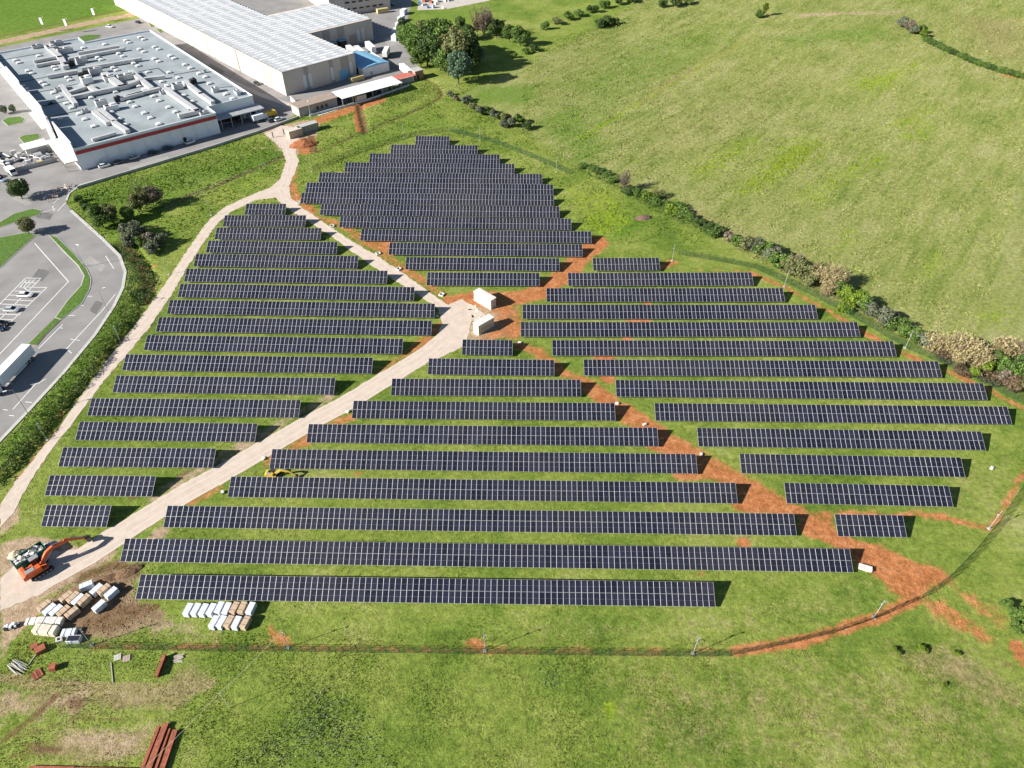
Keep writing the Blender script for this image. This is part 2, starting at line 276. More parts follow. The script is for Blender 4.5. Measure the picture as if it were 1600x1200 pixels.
def ground_material():
    m = bpy.data.materials.new('meadow_and_soil'); m.use_nodes = True; nt = m.node_tree; L = nt.links
    b = nt.nodes['Principled BSDF']; b.inputs['Roughness'].default_value = .95; b.inputs['Specular IOR Level'].default_value = .1
    g = N(nt, 'ShaderNodeNewGeometry'); pos = g.outputs['Position']
    def noise(scale, detail=4, rough=.55, vec=pos):
        n = N(nt, 'ShaderNodeTexNoise'); n.inputs['Scale'].default_value = scale; n.inputs['Detail'].default_value = detail; n.inputs['Roughness'].default_value = rough
        L.new(vec, n.inputs['Vector']); return n.outputs['Fac']
    def ramp(f, *st):
        r = N(nt, 'ShaderNodeValToRGB'); e = r.color_ramp.elements
        while len(e) < len(st): e.new(.5)
        for q, (p, c) in zip(e, st): q.position = p; q.color = (*c, 1)
        L.new(f, r.inputs[0]); return r.outputs[0]
    def math_(op, a, c, d=None):
        n = N(nt, 'ShaderNodeMath', operation=op)
        for i, v in enumerate((a, c, d)):
            if v is None: continue
            if isinstance(v, (int, float)): n.inputs[i].default_value = v
            else: L.new(v, n.inputs[i])
        return n.outputs[0]
    def mix(f, a, c, mode='MIX'):
        n = N(nt, 'ShaderNodeMix', data_type='RGBA', blend_type=mode)
        for i, v in ((0, f), (6, a), (7, c)):
            if isinstance(v, (int, float)): n.inputs[i].default_value = v
            elif isinstance(v, tuple): n.inputs[i].default_value = (*v, 1)
            else: L.new(v, n.inputs[i])
        return n.outputs[2]
    def attr(k): n = N(nt, 'ShaderNodeAttribute', attribute_name=k); return n.outputs['Fac']
    big, mid, fine, tiny = noise(.035, 2), noise(.35, 5, .65), noise(2.2, 4, .72), noise(9, 2, .7)
    mp = N(nt, 'ShaderNodeMapping', vector_type='TEXTURE'); mp.inputs['Rotation'].default_value = (0, 0, math.radians(52)); mp.inputs['Scale'].default_value = (5., 1.0, 1); L.new(pos, mp.inputs[0])
    streak = noise(.22, 4, .65, mp.outputs[0]); streak2 = noise(.9, 3, .6, mp.outputs[0]); coarse = noise(.11, 2, .6)
    def mask(k, sharp=.18, jitter=.9, n=None):
        a = math_('ADD', attr(k), math_('MULTIPLY', math_('SUBTRACT', n or mid, .5), jitter))
        r = N(nt, 'ShaderNodeMapRange', interpolation_type='SMOOTHSTEP'); r.inputs[1].default_value = .5 - sharp; r.inputs[2].default_value = .5 + sharp
        L.new(a, r.inputs[0])
        on = N(nt, 'ShaderNodeMapRange'); on.inputs[1].default_value = .02; on.inputs[2].default_value = .25; L.new(attr(k), on.inputs[0])
        return math_('MULTIPLY', r.outputs[0], on.outputs[0])
    gmix = math_('ADD', math_('ADD', math_('MULTIPLY', big, .34), math_('MULTIPLY', coarse, .22)), math_('MULTIPLY', math_('ADD', mid, fine), .22))
    green = ramp(gmix, (.36, (.082, .142, .022)), (.45, (.155, .225, .035)), (.54, (.250, .300, .062)), (.65, (.370, .365, .150)))
    lush = ramp(math_('ADD', math_('MULTIPLY', mid, .5), math_('MULTIPLY', fine, .5)), (.3, (0.048, 0.117, 0.018)), (.5, (0.117, 0.220, 0.025)), (.7, (0.232, 0.324, 0.051)))
    fmix = math_('ADD', math_('ADD', math_('MULTIPLY', streak, .36), math_('MULTIPLY', big, .2)), math_('ADD', math_('MULTIPLY', streak2, .2), math_('MULTIPLY', fine, .3)))
    field = ramp(fmix, (.37, (.108, .165, .034)), (.46, (.195, .245, .056)), (.54, (.280, .300, .092)), (.65, (.375, .360, .170)))
    yel = ramp(fine, (.3, (0.132, 0.228, 0.010)), (.55, (0.253, 0.360, 0.012)), (.75, (0.363, 0.432, 0.020)))
    dry = ramp(math_('ADD', math_('MULTIPLY', mid, .45), math_('MULTIPLY', fine, .55)), (.3, (0.165, 0.154, 0.050)), (.5, (0.319, 0.259, 0.121)), (.7, (0.462, 0.363, 0.209)))
    red = ramp(math_('ADD', math_('MULTIPLY', mid, .6), math_('MULTIPLY', fine, .4)), (.3, (0.271, 0.091, 0.031)), (.5, (0.472, 0.183, 0.069)), (.7, (0.614, 0.317, 0.150)))
    tan = ramp(math_('ADD', math_('MULTIPLY', mid, .6), math_('MULTIPLY', fine, .4)), (.3, (.300, .205, .120)), (.5, (.450, .330, .215)), (.7, (.560, .430, .310)))
    brn = ramp(math_('ADD', math_('MULTIPLY', mid, .5), math_('MULTIPLY', fine, .5)), (.3, (.060, .038, .018)), (.5, (.160, .095, .045)), (.7, (.270, .175, .090)))
    c = mix(mask('field', .3, .7), green, field)
    c = mix(math_('MULTIPLY', mask('lush', .4, 1.9), .85), c, lush)
    c = mix(math_('MULTIPLY', mask('dry', .3, 2.0, math_('ADD', math_('MULTIPLY', mid, .5), math_('MULTIPLY', fine, .5))), .9), c, dry)
    c = mix(math_('MULTIPLY', mask('yel', .25, 3.0, math_('ADD', math_('MULTIPLY', mid, .55), math_('MULTIPLY', fine, .45))), .75), c, yel)
    spk = N(nt, 'ShaderNodeMapRange'); spk.inputs[1].default_value = .57; spk.inputs[2].default_value = .66; spk.inputs[4].default_value = .45; L.new(math_('ADD', math_('MULTIPLY', streak, .6), math_('MULTIPLY', mid, .4)), spk.inputs[0]); c = mix(math_('MULTIPLY', spk.outputs[0], attr('field')), c, yel)
    mf = math_('ADD', math_('ADD', math_('MULTIPLY', mid, .5), math_('MULTIPLY', coarse, .28)), math_('MULTIPLY', fine, .22)); c = mix(mask('tan', .22, 2.0, mf), c, tan); c = mix(mask('red', .34, 3.4, mf), c, red); c = mix(math_('MULTIPLY', mask('brn', .3, 2.4, mf), .9), c, brn)
    sp = N(nt, 'ShaderNodeMapRange'); sp.inputs[1].default_value = .3; sp.inputs[2].default_value = .7; sp.inputs[3].default_value = .74; sp.inputs[4].default_value = 1.24; L.new(tiny, sp.inputs[0])
    cl = N(nt, 'ShaderNodeMapRange'); cl.inputs[1].default_value = .34; cl.inputs[2].default_value = .66; cl.inputs[3].default_value = .70; cl.inputs[4].default_value = 1.28; L.new(noise(.85, 3, .8), cl.inputs[0])
    hs = N(nt, 'ShaderNodeHueSaturation'); L.new(c, hs.inputs['Color']); L.new(math_('MULTIPLY', sp.outputs[0], cl.outputs[0]), hs.inputs['Value'])
    L.new(hs.outputs[0], b.inputs['Base Color'])
    bp = N(nt, 'ShaderNodeBump'); bp.inputs['Strength'].default_value = .75; bp.inputs['Distance'].default_value = .5
    L.new(math_('ADD', math_('MULTIPLY', fine, .6), math_('MULTIPLY', tiny, .25)), bp.inputs['Height']); L.new(bp.outputs[0], b.inputs['Normal'])
    return m
GM = ground_material()
def set_attrs(me, x, y):
    for k in MASK:
        if k == 'bare': continue
        a = me.attributes.new(k, 'FLOAT', 'POINT'); a.data.foreach_set('value', np.ascontiguousarray(look(k, x, y), np.float32))
nx, ny = len(GX), len(GY)
ii = (np.arange(ny - 1)[:, None] * nx + np.arange(nx - 1)[None, :]).ravel()
faces = np.stack([ii, ii + 1, ii + nx + 1, ii + nx], 1)
me = bpy.data.meshes.new('ground'); me.vertices.add(PX.size); me.vertices.foreach_set('co', np.stack([PX, PY, HGT], 1).ravel())
me.loops.add(faces.size); me.loops.foreach_set('vertex_index', faces.ravel().astype(np.int32)); me.polygons.add(len(faces))
me.polygons.foreach_set('loop_start', np.arange(0, faces.size, 4, dtype=np.int32)); me.polygons.foreach_set('use_smooth', np.ones(len(faces), bool))
me.update(calc_edges=True); me.materials.append(GM)
for k in MASK:
    if k != 'bare': a = me.attributes.new(k, 'FLOAT', 'POINT'); a.data.foreach_set('value', MASK[k])
tag(link('ground', me), kind='structure')

# ------------------------------------------------------------------ sheets on the ground: gravel, asphalt, islands, paint
def ragged(P, step, amp):
    out = []; n = len(P)
    for i in range(n):
        a, b = P[i], P[(i + 1) % n]; L_ = np.hypot(*(b - a)); k = max(1, int(L_ / step))
        if L_ > 300: k = 1
        nrm = np.array([-(b - a)[1], (b - a)[0]]) / (L_ + 1e-9)
        for j in range(k): out.append(a + (b - a) * j / k + nrm * random.uniform(-amp, amp) * (1 if k > 1 else 0))
    return out
rutm = pm('compacted_gravel', (.60, .50, .415), .95, .05, .8, .1, col2=(.65, .55, .465))
gravel = pm('pale_gravel', (.55, .45, .37), .95, .06, .45, .15, col2=(.62, .52, .435))
asphalt = pm('worn_asphalt', (.255, .243, .235), .9, .12, .12, .1, col2=(.31, .295, .285))
mb = MB(); mb.prism(ragged(trk, .9, .22), -.2, .05); tag(mb.build('gravel_track', gravel), kind='structure')
mb = MB(); mb.prism([tuple(p) for p in asp], -.3, .03); tag(mb.build('asphalt_road', asphalt), kind='structure')
turf = pm('island_turf', (.085, .165, .020), .95, .35, 1.5, .6); kerbm = pm('concrete_kerb', (.50, .49, .46), .9, .12, .8); kerbd = pm('dark_kerb', (.10, .10, .11), .9, .2, .8)
def island(pts, name='grass_island', mat=turf, kerb=kerbm, h=.14):
    P = [tuple(p) for p in at2(pts)]; c = np.mean(P, 0); mb = MB(); mb.prism(P, -.1, h)
    o = tag(mb.build(name, kerb), kind='structure')
    Q = []
    n = len(P)
    for i in range(n):                                    # inset by 0.25 m
        a, b, d = (np.array(P[i - 1]), np.array(P[i]), np.array(P[(i + 1) % n]))
        t1, t2 = (b - a) / np.linalg.norm(b - a), (d - b) / np.linalg.norm(d - b)
        nn = np.array([-t1[1] - t2[1], t1[0] + t2[0]]); nn /= (np.linalg.norm(nn) + 1e-9)
        q = b + nn * .28
        Q.append(tuple(q))
    if abs(sum(Q[i - 1][0] * Q[i][1] - Q[i][0] * Q[i - 1][1] for i in range(n))) > abs(sum(P[i - 1][0] * P[i][1] - P[i][0] * P[i - 1][1] for i in range(n))):
        Q = [tuple(2 * np.array(p) - np.array(q)) for p, q in zip(P, Q)]
    mb = MB(); mb.prism(Q, h - .02, h + .05); mb.build('turf', mat, o); return o
island([(-30, 378), (0, 371), (44, 363), (57, 368), (30, 392), (4, 416), (-30, 440)])
island([(76, 367), (90, 371), (118, 398), (136, 420), (143, 436), (141, 452), (128, 475), (96, 500), (86, 497), (105, 470), (126, 447), (131, 432), (122, 416), (98, 392)])
island([(86, 497), (96, 500), (72, 523), (58, 540), (43, 539)], kerb=pm('worn_verge', (.26, .215, .17), .9, .15, .8))
island([(-30, 356), (0, 347), (22, 334), (52, 326), (66, 329), (62, 336), (30, 346), (-30, 366)])
island([(3, 189), (12, 184), (32, 182), (40, 186), (36, 192), (12, 197)]); island([(29, 216), (36, 212), (60, 209), (64, 215), (58, 219), (38, 225)])
island([(122, 58), (140, 54), (158, 55), (156, 59), (132, 66)]); island([(231, 36), (243, 34), (246, 39), (236, 43)]); island([(244, 46), (252, 45), (256, 50), (250, 52)])
paint_w = pm('road_paint', (.80, .80, .78), .8, .12, 2.)
MARKS = MB()
def stripe(a, b, wd=.18, z=.036):
    p, q = at(*a), at(*b); d = (q - p); d.z = 0; d.normalize(); n = Vector((-d.y, d.x, 0)) * wd / 2
    MARKS.quad((p.x - n.x, p.y - n.y, z), (q.x - n.x, q.y - n.y, z), (q.x + n.x, q.y + n.y, z), (p.x + n.x, p.y + n.y, z))
def marks(name):
    global MARKS
    tag(MARKS.build(name, paint_w), kind='structure'); MARKS = MB()
T = lambda x, y: (x / 5.4545, 420 + y / 5.4545)
for a in (((54, 380), (107, 440)), ((107, 440), (0, 553)), ((0, 553), (-60, 618)), (T(220, 78), T(348, 82)), (T(195, 117), T(305, 120)), (T(165, 155), T(400, 160)), (T(125, 190), T(350, 195)), (T(80, 225), T(310, 230)), (T(40, 262), T(290, 275)), (T(0, 300), T(250, 312)), (T(-40, 340), T(215, 352)), (T(-60, 385), T(175, 392)), (T(-80, 430), T(120, 433)),
          (T(220, 78), T(-90, 390)), (T(348, 82), T(-40, 470)), (T(400, 160), T(90, 455)), (T(160, 165), T(225, 95)), (T(190, 165), T(260, 95)), (T(220, 165), T(290, 95)), (T(250, 190), T(180, 150))): stripe(*a, .22)
marks('parking_lines')
for a in (((136, 463), (144, 463)), ((121, 477), (131, 477.5)), ((107, 493), (117, 493)), ((92, 512), (98, 513)), ((120, 290), (235, 257)), ((60, 545), (98, 507)), ((104, 545), (160, 485)), ((160, 485), (180, 460)), ((104, 545), (112, 552)), ((20, 640), (60, 595)), ((110, 530), (125, 532)), ((58, 600), (72, 592)), ((82, 322), (85, 330)), ((90, 330), (103, 316)), ((35, 340), (88, 326)), ((83, 318), (92, 311)),
          ((8, 600), (20, 600)), ((40, 628), (50, 629)), ((5, 640), (12, 641)), ((14, 649), (22, 650)), ((165, 400), (178, 420))): stripe(*a, .2)
marks('road_lines')
# pale pavement strips and kerbs along the road edge
mb = MB()
def strip(pts, wd, z0, z1, mat, name, off=0, world=False):
    P = at2(pts); mb = MB(); n = len(P); Lf, Rt = [], []
    for i in range(n):
        t = P[min(i + 1, n - 1)] - P[max(i - 1, 0)]; t /= np.linalg.norm(t); q = np.array([-t[1], t[0]])
        Lf.append(P[i] + q * (off + wd / 2)); Rt.append(P[i] + q * (off - wd / 2))
    for i in range(n - 1):
        a, b, c, d = Rt[i], Rt[i + 1], Lf[i + 1], Lf[i]
        for z in (z1,): mb.quad((*a, z), (*b, z), (*c, z), (*d, z))
        mb.quad((*a, z0), (*b, z0), (*b, z1), (*a, z1)); mb.quad((*d, z0), (*c, z0), (*c, z1), (*d, z1))
    return tag(mb.build(name, mat), kind='structure')
strip([(-60, 752), (0, 689), (40, 647), (100, 582), (148, 524), (178, 479), (192, 450), (196, 425), (187, 400), (159, 372), (111, 329)], .9, 0, .15, kerbm, 'kerb')
strip([(104, 314), (108, 303), (120, 294)], .6, 0, .18, kerbm, 'kerb')
pale = pm('pale_concrete', (.50, .45, .40), .9, .12, .3)
strip([(256, 72), (330, 112), (400, 146), (452, 165)], 3.2, 0, .12, pale, 'pavement')
strip([(470, 175), (500, 180), (560, 160)], 1.2, 0, .1, kerbm, 'kerb')

CL = [(60, 905), (105, 885), (140, 866), (175, 843), (216, 816), (256, 791), (295, 768), (326, 751), (360, 732), (398, 710), (436, 688), (489, 657), (520, 641), (550, 625), (585, 603), (615, 585), (642, 568), (670, 550), (696, 528)]
for off in (-1.0, 1.0, -2.6, 2.5): strip(CL, .55, 0, .056 + .001 * off, rutm, 'wheel_rut', off)
CL2 = [(698, 490), (676, 466), (625, 434), (587, 408), (547, 383), (523, 366), (494, 347), (465, 328), (445, 312), (440, 296), (450, 275), (456, 252), (452, 236), (448, 220)]
for off in (-.9, .9): strip(CL2, .5, 0, .056 + .001 * off, rutm, 'wheel_rut', off)
CL3 = [(428, 297), (396, 309), (357, 328), (334, 346), (309, 381), (281, 423), (255, 464), (222, 510), (184, 557), (148, 603), (118, 646), (90, 681), (57, 725), (28, 767)]
for off in (-.8, .8): strip(CL3, .45, 0, .056 + .001 * off, rutm, 'wheel_rut', off)
patchm = pm('asphalt_patch', (.16, .155, .15), .9, .15, .6); oldm = pm('old_asphalt', (.33, .315, .30), .9, .12, .3)
for pts, m_ in (([(140, 400), (165, 415), (158, 425), (132, 408)], oldm), ([(20, 560), (60, 520), (68, 524), (26, 570)], oldm), ([(60, 420), (78, 424), (66, 440), (50, 434)], patchm), ([(150, 470), (162, 474), (150, 492), (140, 486)], patchm), ([(200, 262), (262, 244), (266, 248), (204, 267)], oldm), ([(60, 330), (84, 334), (78, 344), (56, 340)], patchm), ([(330, 100), (352, 112), (346, 116), (324, 104)], patchm), ([(20, 300), (50, 318), (40, 322), (12, 306)], oldm), ([(560, 140), (610, 124), (614, 128), (566, 146)], oldm), ([(600, 60), (630, 50), (632, 66), (606, 74)], oldm)):
    mb = MB(); mb.prism(ragged(at2(pts), 1.2, .15), 0, .034); tag(mb.build('asphalt_patch', m_), kind='structure')
ROWS = [('W',12,382,335.4,445,335.4), ('W',24,348,354,476.4,354), ('W',30,335,374,500.4,374.6), ('W',36,321.6,394.6,525.4,397), ('W',44,302.2,416.2,558,419.6), ('W',54,287.2,440,604,443.4), ('W',61,277.2,464.4,646.2,469.8), ('W',67,260.4,490.4,678.2,496.6), ('W',67,243.2,518.2,673.4,524), ('W',61,224.4,547.2,628,553.2), ('W',57,190.4,578.6,580.4,583.8), ('W',49,175.4,613,521.2,616.8), ('W',45,136,649.6,466.4,652.4), ('W',37,117.2,687.6,398,690.6), ('W',31,90.8,729.2,332.4,731), ('W',20,69.6,774.4,237.2,776), ('W',12,63.6,822.8,166.4,823.6), ('N',12,648.6,226.4,701.6,226.8), ('N',30,610,240,746,241.4), ('N',44,576.6,254.2,780.4,256.2), ('N',56,538,268.6,803.6,271.2), ('N',72,497.4,284.8,847,287.6), ('N',78,477.2,301,864.4,304.2), ('N',78,469,317.6,865.4,321.6), ('N',72,499.6,336,874.2,340), ('N',68,529.8,355.2,892.6,359.4), ('N',66,562.8,376,924.2,380), ('N',54,607,398,910.2,401), ('N',42,633,421.2,874.2,423.4), ('N',30,666.4,446,843,447), ('C',12,721.6,554.4,800.6,555.6), ('C',29,668.2,585,866,587.6), ('C',42,610.6,617.8,908,619.6), ('C',56,549.6,653.6,961.6,657.4), ('C',72,478.6,691.4,1029,697.4), ('C',84,420.8,732,1090,740.2), ('C',96,355.6,776.6,1152.6,786.8), ('C',115,255,824,1245,837), ('C',127,187.4,877.4,1333.6,894.4), ('C',96,211.6,936,1118,948.4), ('R',18,927,423,1031.6,422.4), ('R',48,888,447,1177.6,446), ('R',61,854.2,471.6,1226.8,471.4), ('R',73,816.6,498.2,1278,498.4), ('R',81,813.8,526.2,1344.4,526.4), ('R',80,863.2,555.6,1401,557.2), ('R',80,912.8,586.8,1472,589.7), ('R',80,963,620,1543.4,625.1), ('R',74,1024.4,657.4,1581.3,663), ('R',58,1091.6,697.6,1540.2,703.4), ('R',43,1158.6,739.6,1508.2,745.6), ('R',31,1229,786.6,1489.5,792), ('R',12,1309.4,838,1417.2,839.7)]
# ------------------------------------------------------------------ solar rows: two modules high, tilted 25 degrees towards the camera
TILT = 0.4347; ML, MW = 2.278, 1.118
alu = pm('anodised_frame', (.80, .80, .81), .45, .06, 3., metal=.25, spec=.5); steel = pm('galvanised_steel', (.48, .49, .50), .5, .12, 2., metal=.6); backs = pm('dark_backsheet', (.08, .08, .085), .7, .05, 1)
def glass_mat():
    m = bpy.data.materials.new('solar_glass'); m.use_nodes = True; nt = m.node_tree; L = nt.links; b = nt.nodes['Principled BSDF']
    oi = N(nt, 'ShaderNodeObjectInfo'); r = N(nt, 'ShaderNodeValToRGB'); e = r.color_ramp.elements
    e[0].color = (.0105, .0115, .0220, 1); e[1].color = (.0240, .0255, .0440, 1); L.new(oi.outputs['Random'], r.inputs[0])
    g = N(nt, 'ShaderNodeNewGeometry'); n = N(nt, 'ShaderNodeTexNoise'); n.inputs['Scale'].default_value = .03; n.inputs['Detail'].default_value = 4
    L.new(g.outputs['Position'], n.inputs['Vector'])
    mx = N(nt, 'ShaderNodeMix', data_type='RGBA'); mr = N(nt, 'ShaderNodeMapRange'); mr.inputs[1].default_value = .45; mr.inputs[2].default_value = .75; mr.inputs[4].default_value = .45
    L.new(n.outputs['Fac'], mr.inputs[0]); L.new(mr.outputs[0], mx.inputs[0]); L.new(r.outputs[0], mx.inputs[6]); mx.inputs[7].default_value = (.050, .046, .048, 1)   # dust film
    L.new(mx.outputs[2], b.inputs['Base Color'])
    b.inputs['Roughness'].default_value = .22; b.inputs['Specular IOR Level'].default_value = .5
    return m
pv = glass_mat()
def module_mesh():
    mb = MB(); f, t = .031, .035; g_ = .014; W, H = MW, ML
    o = [(0, 0), (W, 0), (W, H), (0, H)]; i = [(f, g_), (W - f, g_), (W - f, H - g_), (f, H - g_)]
    for k in range(4):
        a, b = o[k], o[(k + 1) % 4]; c, d = i[(k + 1) % 4], i[k]
        mb.quad((*a, t), (*b, t), (*c, t), (*d, t), m=0); mb.quad((*a, 0), (*b, 0), (*b, t), (*a, t), m=0)
        mb.quad((*d, t), (*c, t), (*c, t - .004), (*d, t - .004), m=0)
    z = t - .004; h = H / 2; s = .006
    mb.quad((f, g_, z), (W - f, g_, z), (W - f, h - s, z), (f, h - s, z), m=1); mb.quad((f, h + s, z), (W - f, h + s, z), (W - f, H - g_, z), (f, H - g_, z), m=1)
    mb.quad((f, h - s, z), (W - f, h - s, z), (W - f, h + s, z), (f, h + s, z), m=3); mb.quad((0, 0, 0), (0, H, 0), (W, H, 0), (W, 0, 0), m=2)
    return mb.mesh('solar_panel', [alu, pv, backs, steel])
PANEL = module_mesh(); SLANT = 2 * ML + .03
yy = SLANT * math.cos(TILT); zz = SLANT * math.sin(TILT)
mb = MB(); py = .45 * yy; ph = .7 + .45 * zz - .18; mb.box((0, py, -.4), (.12, .10, ph + .4)); POST = mb.mesh('post', steel)
mb = MB(); mb.box((0, SLANT / 2, -.16), (.07, SLANT - .5, .09)); mb.bar((0, SLANT * .45, -.6), (0, SLANT * .16, -.12), .03, 5); RAFTER = mb.mesh('rafter', steel)
mb = MB(); mb.box((.5, 0, -.07), (1, .06, .065)); PURLIN = mb.mesh('purlin', steel)
BLK = {'W': 'the block left of the track', 'N': 'the farthest block', 'C': 'the central block', 'R': 'the right block beside the hedge'}
cnt = {}; tot = {k: sum(r[0] == k for r in ROWS) for k in BLK}
for blk, n, lx, ly, rx, ry in ROWS:
    cnt[blk] = cnt.get(blk, 0) + 1; k = cnt[blk]
    a, b = at(lx, ly, .7), at(rx, ry, .7); d = b - a; Lg = math.hypot(d.x, d.y); ng = (n - 1) // 12; gap = .05 if n > 12 else 0
    pitch = (Lg - ng * gap) / n
    nth = 'foremost' if k == tot[blk] else 'farthest' if k == 1 else ORD[k] + ' from the far end' if k <= tot[blk] // 2 + 1 else ORD[tot[blk] - k + 1] + ' from the front'
    root = empty('solar_row', (a.x, a.y, 0), math.atan2(d.y, d.x), '%s solar panel row, %s, in %s' % ('short' if n < 25 else 'long' if n > 70 else 'tilted', nth, BLK[blk]), 'solar panels', 'solar panel rows on the meadow')
    sx = (pitch - .012) / MW
    for c in range(n):
        x = c * pitch + (c // 12) * gap
        for r in range(2):
            s = r * (ML + .03); j = random.uniform(-.006, .006)
            o = bpy.data.objects.new('solar_panel', PANEL); COL.objects.link(o); o.parent = root
            o.location = (x, s * math.cos(TILT), .7 + s * math.sin(TILT) + j); o.rotation_euler = (TILT + random.uniform(-.006, .006), 0, 0); o.scale = (sx, 1, 1)
    m_ = max(2, round(Lg / 3.6)); st = (Lg - 1.2) / (m_ - 1)
    for c in range(m_):
        link('post', POST, root, (.6 + c * st, 0, 0)); link('rafter', RAFTER, root, (.6 + c * st, 0, .7), (TILT, 0, 0))
    for s in (.5, 1.75, 2.8, 4.05): link('purlin', PURLIN, root, (.05, s * math.cos(TILT), .7 + s * math.sin(TILT)), (TILT, 0, 0), (Lg - .1, 1, 1))
# ------------------------------------------------------------------ buildings
white = pm('white_render', (.74, .74, .74), .8, .06, .3); offwhite = pm('off_white_sheet', (.80, .80, .79), .55, .06, .4); bluew = pm('white_wall_panel', (.78, .82, .86), .7, .05, .25)
roofg = pm('grey_roof_membrane', (.285, .325, .345), .85, .14, .10, col2=(.37, .41, .425)); redst = pm('red_band', (.42, .045, .05), .6, .1, 1); dark = pm('dark_void', (.03, .03, .035), .8, .3, 2); duct = pm('duct_metal', (.56, .555, .55), .5, .12, .6, metal=.15); ductg = pm('grey_duct', (.42, .43, .45), .5, .12, .8, metal=.2)
beige = pm('beige_panel', (.63, .55, .48), .85, .05, .2); beigew = pm('pale_beige_panel', (.70, .64, .57), .85, .04, .2); taupe = pm('taupe_panel', (.43, .37, .335), .85, .05, .2)
glassd = pm('window_glass', (.02, .025, .03), .1, .2, 1, spec=.6); yellow = pm('yellow_paint', (.62, .42, .05), .55, .15, 1.5); skyb = pm('blue_tarpaulin', (.22, .46, .66), .6, .06, .4); brownroof = pm('brown_sheet_roof', (.34, .27, .22), .8, .12, .5); redsheet = pm('red_sheet', (.55, .16, .12), .7, .15, .6); brick = pm('brick_wall', (.40, .22, .16), .9, .15, 1.2); conc = pm('grey_concrete', (.45, .44, .42), .9, .12, .6)

# ---- flat-roofed shopping hall
MR = math.radians(40.3); MO = at(115, 232, 8.7); MO.z = 0
hall = empty('shopping_hall', MO, MR, 'huge flat roofed shopping hall with pale grey roof, ducts and red band', 'building')
MI = Matrix.Rotation(-MR, 3, 'Z')
def HL(px, py, z=8.1): return MI @ (at(px, py, z) - MO)
HP = [(0, 0), (55, 0), (55, 8.5), (75, 8.5), (73, 131.5), (40, 131.5), (40, 141.5), (0, 141.5)]
mb = MB(); mb.prism(HP, -.3, 8.05, m=0, mtop=1); mb.build('wall', [bluew, roofg], hall)
def parapet(a, b, h, th=.35, name='parapet', mat=bluew, z0=8.05):
    a, b = Vector(a), Vector(b); d = b - a; mb = MB(); mb.box(((a.x + b.x) / 2, (a.y + b.y) / 2, z0), (d.length + th * .98, th, h), math.atan2(d.y, d.x)); return mb.build(name, mat, hall)
for i in range(len(HP)): parapet(HP[i], HP[(i + 1) % len(HP)], .62 + .01 * (i % 2))
mb = MB(); mb.box((27.4, -.23, 6.2), (54.9, .08, 1.3)); mb.build('red_band', redst, hall)
for k in range(1, 11): mb = MB(); mb.box((k * 5, -.2, 0), (.08, .06, 6.1)); mb.build('wall_joint', bluew, hall)
mb = MB(); mb.box((8.5, -.2, 0), (2.6, .1, 2.6)); mb.build('door', white, hall); mb = MB(); mb.box((40, -.2, 0), (1.2, .1, 2.2)); mb.build('door', dark, hall)
for (v0, v1, h, u) in ((0, 26, 2.3, -.2), (27, 39, 4.2, -1.6), (40, 62, 3.8, -.2), (63, 78, 2.2, -.2), (79, 104, 3.6, -.2), (104, 141, 1.2, -.2)):    # raised white sign walls on the street side
    mb = MB(); mb.box((u, (v0 + v1) / 2, 0), (.4, v1 - v0 - .1, 8.7 + h)); mb.build('sign_wall', white, hall)
mb = MB(); mb.box((-2.6, 14, 3.6), (4.6, 27, .35)); [mb.box((-4.7, 2 + 4.8 * k, 0), (.25, .25, 3.6)) for k in range(6)]; mb.build('entrance_canopy', beigew, hall)
mb = MB(); mb.box((-1.8, 51, 4), (3, 22, .3)); mb.build('entrance_canopy', beigew, hall); mb = MB(); mb.box((-.46, 51, 8.6), (.1, 3, 2)); mb.build('sign', yellow, hall)
# skylights read off the roof, pair by pair
t3 = [(175, 390), (215, 420), (315, 510), (360, 540), (110, 555), (150, 585), (260, 685), (300, 715), (470, 640), (515, 670), (610, 465), (635, 495), (765, 585), (795, 615), (605, 760), (670, 810), (755, 880), (815, 930), (900, 1000), (965, 1060), (680, 1055), (1065, 1140), (1190, 210), (945, 250), (1430, 165), (1465, 190), (1350, 315), (1395, 345), (1110, 360), (1150, 385), (1285, 475), (1325, 505), (440, 340), (15, 465), (1310, 750), (1035, 815), (1265, 980), (1355, 1060), (1425, 1120)]
t4 = [(135, 130), (180, 155), (300, 240), (350, 265), (130, 265), (180, 295), (480, 340), (525, 370), (300, 375), (350, 405), (65, 425), (115, 455), (645, 440), (710, 480), (225, 525), (465, 530), (570, 590), (810, 540), (880, 580), (385, 635), (445, 680), (120, 685), (185, 720), (285, 800), (355, 850), (85, 915), (20, 865), (460, 925), (540, 975), (185, 990), (255, 1045), (350, 1115), (635, 790), (730, 860), (925, 655), (1110, 775), (1190, 825)]
mb = MB(); mb.box((0, 0, 0), (2.2, 2.0, .45), m=1); mb.box((0, 0, .45), (2.0, 1.8, .3), taper=.6); SKYL = mb.mesh('skylight', [offwhite, conc])
for p in [(x / 7.27, 40 + y / 7.27) for x, y in t3] + [(200 + x / 7.27, 40 + y / 7.27) for x, y in t4]:
    q = HL(*p, 8.4); link('skylight', SKYL, hall, (q.x, q.y, 8.05))
A3 = lambda x, y: (x / 7.27, 40 + y / 7.27); A4 = lambda x, y: (200 + x / 7.27, 40 + y / 7.27)
